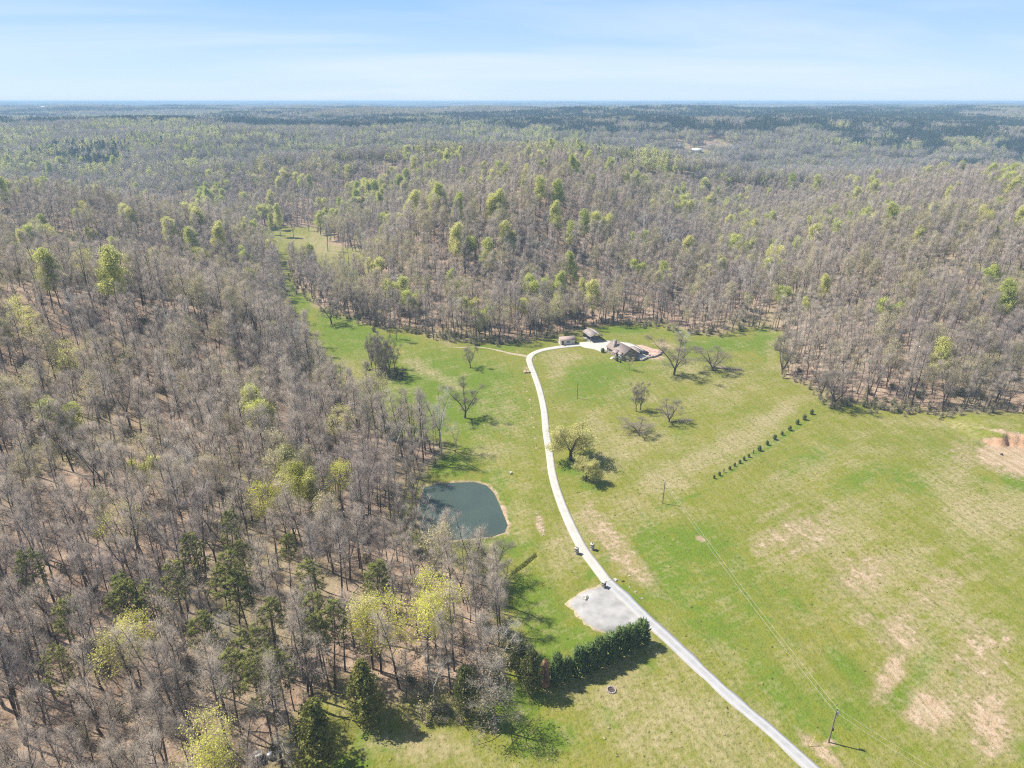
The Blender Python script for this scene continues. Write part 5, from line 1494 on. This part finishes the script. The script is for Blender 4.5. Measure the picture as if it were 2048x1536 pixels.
# --- small things in the grass
def rock(u, v, s, label, cat="rock", name="rock", mat='rock', flat=.55, group=None, seed=0):
    x, y = un(u, v); rng = np.random.default_rng(int(u * 7 + v))
    import bmesh
    bm = bmesh.new(); bmesh.ops.create_icosphere(bm, subdivisions=2, radius=1)
    for vv in bm.verts:
        k = 1 + .22 * rng.normal(); vv.co = Vector((vv.co.x * s * k, vv.co.y * s * k * .8, vv.co.z * s * flat * k))
    me = bpy.data.meshes.new(name); bm.to_mesh(me); bm.free(); me.materials.append(M[mat])
    o = put(name, me, None, (x, y, h1(x, y) + s * flat * .35), rng.random() * 6); tag(o, label, cat, group)
rock(1170, 1195, .9, "white boulder on the pull-off's weedy edge")
rock(1231, 1160, .5, "grey rock just right of the driveway's end")
rock(1246, 1163, .35, "dark rock in the grass right of the driveway's end", mat='ash')
for k, (u, v) in enumerate([(1259, 1175), (1271, 1184), (1284, 1197), (1259, 1152)]):
    rock(u, v, .28, f"white stone along the road's grassy edge, {ORD[k]} from the driveway" if k < 3 else "white stone up the clay bank by the road", group="white stones by the road")
rock(2003, 909, .5, "dark stump-like clod in the clay cut", mat='darkwood', flat=1.0, cat="clod", name="clod")
for k, (u, v) in enumerate([(1074, 1028), (1078, 1036), (1080, 1046), (1084, 1056), (1088, 1062), (1081, 1063), (1086, 1070)]):
    rock(u, v, .24, f"pale rock lining the small wash below the pond, {ORD[k]} from its top", group="rocks in the small wash")
rock(1022, 947, .6, "white sack-like stone on the grass above the pond", flat=.8)
x, y = un(1223, 1380)
fp = empty("fire_pit", (x, y, h1(x, y))); tag(fp, "round fire pit of rusty stones in the field below the hedge", "fire pit")
for k in range(14):
    q = k * 2 * math.pi / 14
    one(fp, "stone", 'stone', lambda m: m.box((math.cos(q) * .85, math.sin(q) * .85, .1), (.34, .24, .36), q + 1.57, taper=.85))
one(fp, "ash_bed", 'ash', lambda m: m.segs([[0, 0, -.1]], [[0, 0, .1]], [.75], [.6], 14) or m.add([[math.cos(i * .449) * .6, math.sin(i * .449) * .6, .1] for i in range(14)] + [[0, 0, .16]], [[i, (i + 1) % 14, 14, 14] for i in range(14)]))
for k, (u, v) in enumerate([(1049, 766), (1054, 783), (1060, 799), (1063, 816), (1065, 835), (1068, 854), (1070, 876), (1073, 896)]):
    x, y = un(u, v)
    s_ = empty("sapling", (x, y, h1(x, y)), k); tag(s_, f"newly planted sapling left of the driveway, {ORD[k]} from the house end", "sapling", "saplings planted along the driveway")
    one(s_, "stem", 'bark', lambda m: m.segs([[0, 0, -.1]], [[.05, .03, 1.7]], [.06], [.025], 5))
    one(s_, "twig", 'bark', lambda m: m.tips([[.02, .01, .9 + .2 * j] for j in range(4)], [[.5 * math.cos(j * 1.7), .5 * math.sin(j * 1.7), 1.6 + .2 * j] for j in range(4)], [.02] * 4))
    one(s_, "mulch_ring", 'dirt', lambda m: (m.segs([[0, 0, -.05]], [[0, 0, .08]], [.5], [.4], 10), m.add([[math.cos(i * .628) * .4, math.sin(i * .628) * .4, .08] for i in range(10)] + [[0, 0, .12]], [[i, (i + 1) % 10, 10, 10] for i in range(10)])))
x, y = un(1054, 745)
pb = empty("stone_pallet", (x, y, h1(x, y)), R(10)); tag(pb, "low pinkish stack of paving stone beside the driveway curve", "stone stack")
one(pb, "pallet", 'wood', lambda m: m.box((0, 0, .08), (3.0, 1.6, .16)))
one(pb, "stone_slab", 'dirt', lambda m: (m.box((-.7, 0, .42), (1.4, 1.5, .5)), m.box((.75, 0, .38), (1.3, 1.4, .42))))

# fallen limb with its tangle of branches beside the broken tree, and fallen trunks
def fallen(u0, v0, u1, v1, r0, label, n_=40, mat='bark', zl=.5):
    a = Vector((*un(u0, v0), 0)); b_ = Vector((*un(u1, v1), 0)); a.z = h1(a.x, a.y) + .2; b_.z = h1(b_.x, b_.y) + zl
    rng = np.random.default_rng(int(u0)); L = (b_ - a).length; d = np.array((b_ - a).normalized())
    o = empty("fallen_tree", a); tag(o, label, "fallen tree")
    P0 = np.zeros(3); P1 = d * L
    one(o, "trunk", mat, lambda m: m.segs([P0, P0 + d * L * .5], [P0 + d * L * .5, P1], [r0, r0 * .7], [r0 * .7, r0 * .25], 6))
    def tw(m):
        A, B = [], []
        for k in range(n_):
            q = P0 + d * L * (.2 + .8 * rng.random()); dd = unit(d * .6 + rng.normal(size=3) * .7 + np.array([0, 0, .25])); e = q + dd * (1 + 2.2 * rng.random()); e[2] = max(e[2], .1)
            A.append(q); B.append(e)
            for g in range(5):
                q2 = q + (e - q) * rng.random(); e2 = q2 + unit(dd + rng.normal(size=3) * .7) * (.6 + .8 * rng.random()); e2[2] = max(e2[2], .1); A.append(q2); B.append(e2)
        m.tips(A, B, [.045] * len(A))
    one(o, "branch", 'twig', tw)
fallen(1428, 737, 1484, 742, .32, "large fallen limb with tangled branches right of the house", 60)
fallen(1440, 733, 1470, 748, .2, "second fallen limb lying in front of the tangled one", 40)
fallen(1342, 845, 1380, 842, .2, "fallen limb lying right of the stocky tree", 40)
fallen(365, 1455, 350, 1420, .2, "pale fallen trunk in the lower left wood", 6, 'pale_bark', .3)

for k, (u0, v0, u1, v1, lab) in enumerate([(60, 1200, 95, 1178, "fallen log at the left edge above the left pines"), (175, 1345, 215, 1330, "fallen log under the wood right of the left pines"), (300, 1335, 330, 1300, "leaning fallen log below the middle pines"), (480, 1210, 520, 1226, "fallen log below the pair of upper pines"), (225, 960, 262, 948, "fallen log in the left wood's middle"), (420, 1010, 455, 1022, "fallen log in the wood well left of the pond"), (700, 1240, 716, 1268, "fallen log beside the yellow-green pair"), (880, 1300, 915, 1292, "fallen log in the wood right of the yellow-green pair"), (330, 1400, 350, 1440, "fallen log near the photo's foot left of the cart"), (130, 1060, 170, 1050, "fallen log in the left wood far above the pines"), (655, 1385, 690, 1392, "fallen log between the two big cedars")]):
    fallen(u0, v0, u1, v1, .17, lab, 5, 'pale_bark' if k % 3 == 0 else 'bark', .25)

# white garden cart and a grey bin at the foot of the picture
x, y = un(518, 1522)
gc = empty("utility_cart", (x, y, h1(x, y)), R(32)); tag(gc, "small white utility cart on the grass at the photo's foot", "cart")
one(gc, "tub", 'white', lambda m: (m.box((0, 0, .75), (1.5, 1.0, .08)), m.box((-.72, 0, .95), (.06, 1.0, .4)), m.box((.72, 0, .95), (.06, 1.0, .4)), m.box((0, .5, .95), (1.5, .06, .4)), m.box((0, -.5, .95), (1.5, .06, .4))))
one(gc, "seat", 'white', lambda m: (m.box((-1.2, 0, .65), (.7, .8, .25)), m.box((-1.5, 0, 1.0), (.12, .8, .6))))
one(gc, "chassis", 'steel', lambda m: m.box((-.4, 0, .45), (2.4, .7, .12)))
one(gc, "handle", 'steel', lambda m: m.segs([[1.1, 0, .5], [1.7, -.3, .95]], [[1.7, 0, .95], [1.7, .3, .95]], [.03, .03], [.03, .03], 5))
for wx in (-1.2, .6):
    for wy in (-.55, .55):
        def wh2(m):
            m.segs([[wx, wy - .1, .28]], [[wx, wy + .1, .28]], [.28], [.28], 10)
            for yy in (wy - .1, wy + .1):
                m.add([[wx, yy, .28]] + [[wx + .28 * math.cos(i * .628), yy, .28 + .28 * math.sin(i * .628)] for i in range(10)], [[0, 1 + i, 1 + (i + 1) % 10, 1 + (i + 1) % 10] for i in range(10)])
        one(gc, "wheel", 'black', wh2)
x, y = un(541, 1519)
gb = empty("grey_bin", (x, y, h1(x, y)), R(10)); tag(gb, "pale grey bin beside the white cart at the photo's foot", "bin")
one(gb, "tub", 'steel', lambda m: m.box((0, 0, .55), (.75, .75, 1.1), taper=1.1))
one(gb, "lid", 'steel', lambda m: m.box((0, 0, 1.15), (.9, .9, .1), taper=.9))
x, y = un(529, 1530)
gr = empty("hand_mower", (x, y, h1(x, y)), R(60)); tag(gr, "small dark mower beside the white cart", "mower")
one(gr, "deck", 'black', lambda m: m.box((0, 0, .25), (.9, .7, .25), taper=.8))
one(gr, "motor", 'car', lambda m: m.box((.05, 0, .5), (.4, .4, .3), taper=.8))
one(gr, "push_bar", 'steel', lambda m: m.segs([[-.4, -.25, .3], [-.4, .25, .3], [-1.1, -.25, .95]], [[-1.1, -.25, .95], [-1.1, .25, .95], [-1.1, .25, .95]], [.02] * 3, [.02] * 3, 5))

# ------------------------------------------------------------------ far things
def far_house(u, v, L, W, Hh, rz, roofm, wallm, label, name="farmhouse"):
    x, y = hit(u, v); z = h1(x, y)
    o = empty(name, (x, y, z), R(rz)); tag(o, label, "house", "far houses among the trees")
    one(o, "wall", wallm, lambda m: gable_walls(m, -L / 2, L / 2, -W / 2, W / 2, Hh, Hh + W * .28, -1.5))
    one(o, "roof", roofm, lambda m: gable(m, -L / 2, L / 2, -W / 2, W / 2, Hh + W * .28 + .05, Hh + .05, .2, .5))
    for k in range(3): window(o, (-L * .3 + L * .3 * k, -W / 2 - .06, Hh * .5), 1.2, 1.2, 0)
    door(o, (L * .15, -W / 2 - .06, -.2), 1.0, 2.1, 0)
M['pale_metal'] = plain("pale_metal_roof", (0.72, 0.71, 0.69), 0.5, 0.05, 1.0)
far_house(1349, 297, 30, 11, 3.4, 4, 'pale_metal', 'brick', "long pale-roofed house on the far crest")
far_house(1393, 304, 16, 11, 3.2, -12, 'pale_metal', 'wood', "white-roofed house in a small far clearing")
far_house(1224, 322, 10, 7, 3.0, 10, 'pale_metal', 'darkwood', "small pale-roofed cabin among trees behind the hill")
far_house(658, 269, 40, 14, 4.0, 2, 'pale_metal', 'white', "long white-roofed building far beyond the left hollow")
far_house(888, 275, 24, 12, 3.5, 0, 'pale_metal', 'brick', "pale-roofed house among dark trees on the far middle ridge")
far_house(1470, 297, 22, 11, 3.4, 0, 'pale_metal', 'cream', "cream house half hidden by trees right of the far crest")
far_house(1745, 280, 26, 12, 3.5, 0, 'pale_metal', 'white', "white house below the far dark ridge on the right")

wx_, wy_ = hit(92, 238)
wt = empty("water_tower", (wx_, wy_, h1(wx_, wy_))); tag(wt, "white water tower on legs on the left horizon", "water tower")
M['tower'] = plain("white_tower_paint", (0.80, 0.80, 0.80), 0.5, 0.03, 1.0)
sc_ = wy_ / 2190.0
TH = 36 * sc_
def tank(m):
    prof = [(0, -3.2), (3.5, -2.6), (5.6, -1.0), (6.0, .3), (5.6, 1.5), (3.5, 2.6), (0, 3.1)]
    n_ = 20
    for (r0, z0), (r1, z1) in zip(prof[:-1], prof[1:]):
        a_ = np.arange(n_) * 2 * math.pi / n_
        v = np.concatenate([np.stack([r0 * np.cos(a_), r0 * np.sin(a_), np.full(n_, z0)], 1), np.stack([r1 * np.cos(a_), r1 * np.sin(a_), np.full(n_, z1)], 1)]) * sc_ + np.array([0, 0, TH - 3.1 * sc_])
        m.add(v, [[i, (i + 1) % n_, n_ + (i + 1) % n_, n_ + i] for i in range(n_)])
one(wt, "tank", 'tower', tank)
for k in range(6):
    q = k * math.pi / 3
    one(wt, "leg", 'tower', lambda m: m.segs([[math.cos(q) * 6.5 * sc_, math.sin(q) * 6.5 * sc_, -2]], [[math.cos(q) * 5.0 * sc_, math.sin(q) * 5.0 * sc_, TH - 5.5 * sc_]], [.55], [.5], 6))
one(wt, "riser", 'tower', lambda m: m.segs([[0, 0, -2]], [[0, 0, TH - 6 * sc_]], [.9], [.9], 8))
one(wt, "balcony", 'tower', lambda m: m.segs([[0, 0, TH - 3.4 * sc_]], [[0, 0, TH - 3.0 * sc_]], [6.4 * sc_], [6.4 * sc_], 20))

# ------------------------------------------------------------------ the air
hm = bpy.data.materials.new("pale_haze"); hm.use_nodes = True
hn = hm.node_tree.nodes; hl = hm.node_tree.links
hn.remove(hn["Principled BSDF"])
pvn = hn.new("ShaderNodeVolumePrincipled")
pvn.inputs["Color"].default_value = (0.50, 0.75, 1.0, 1)
pvn.inputs["Density"].default_value = 0.00023
pvn.inputs["Anisotropy"].default_value = 0.0
hl.new(pvn.outputs[0], hn["Material Output"].inputs["Volume"])
top = CAM_H + 3.0
lo = float(GZ.min()) - 3.0
mb = MB(); mb.box((0, 0, (lo + top) / 2), (56000, 56000, top - lo))
hz_ = put("haze", (mb, [hm])); hz_["kind"] = "stuff"
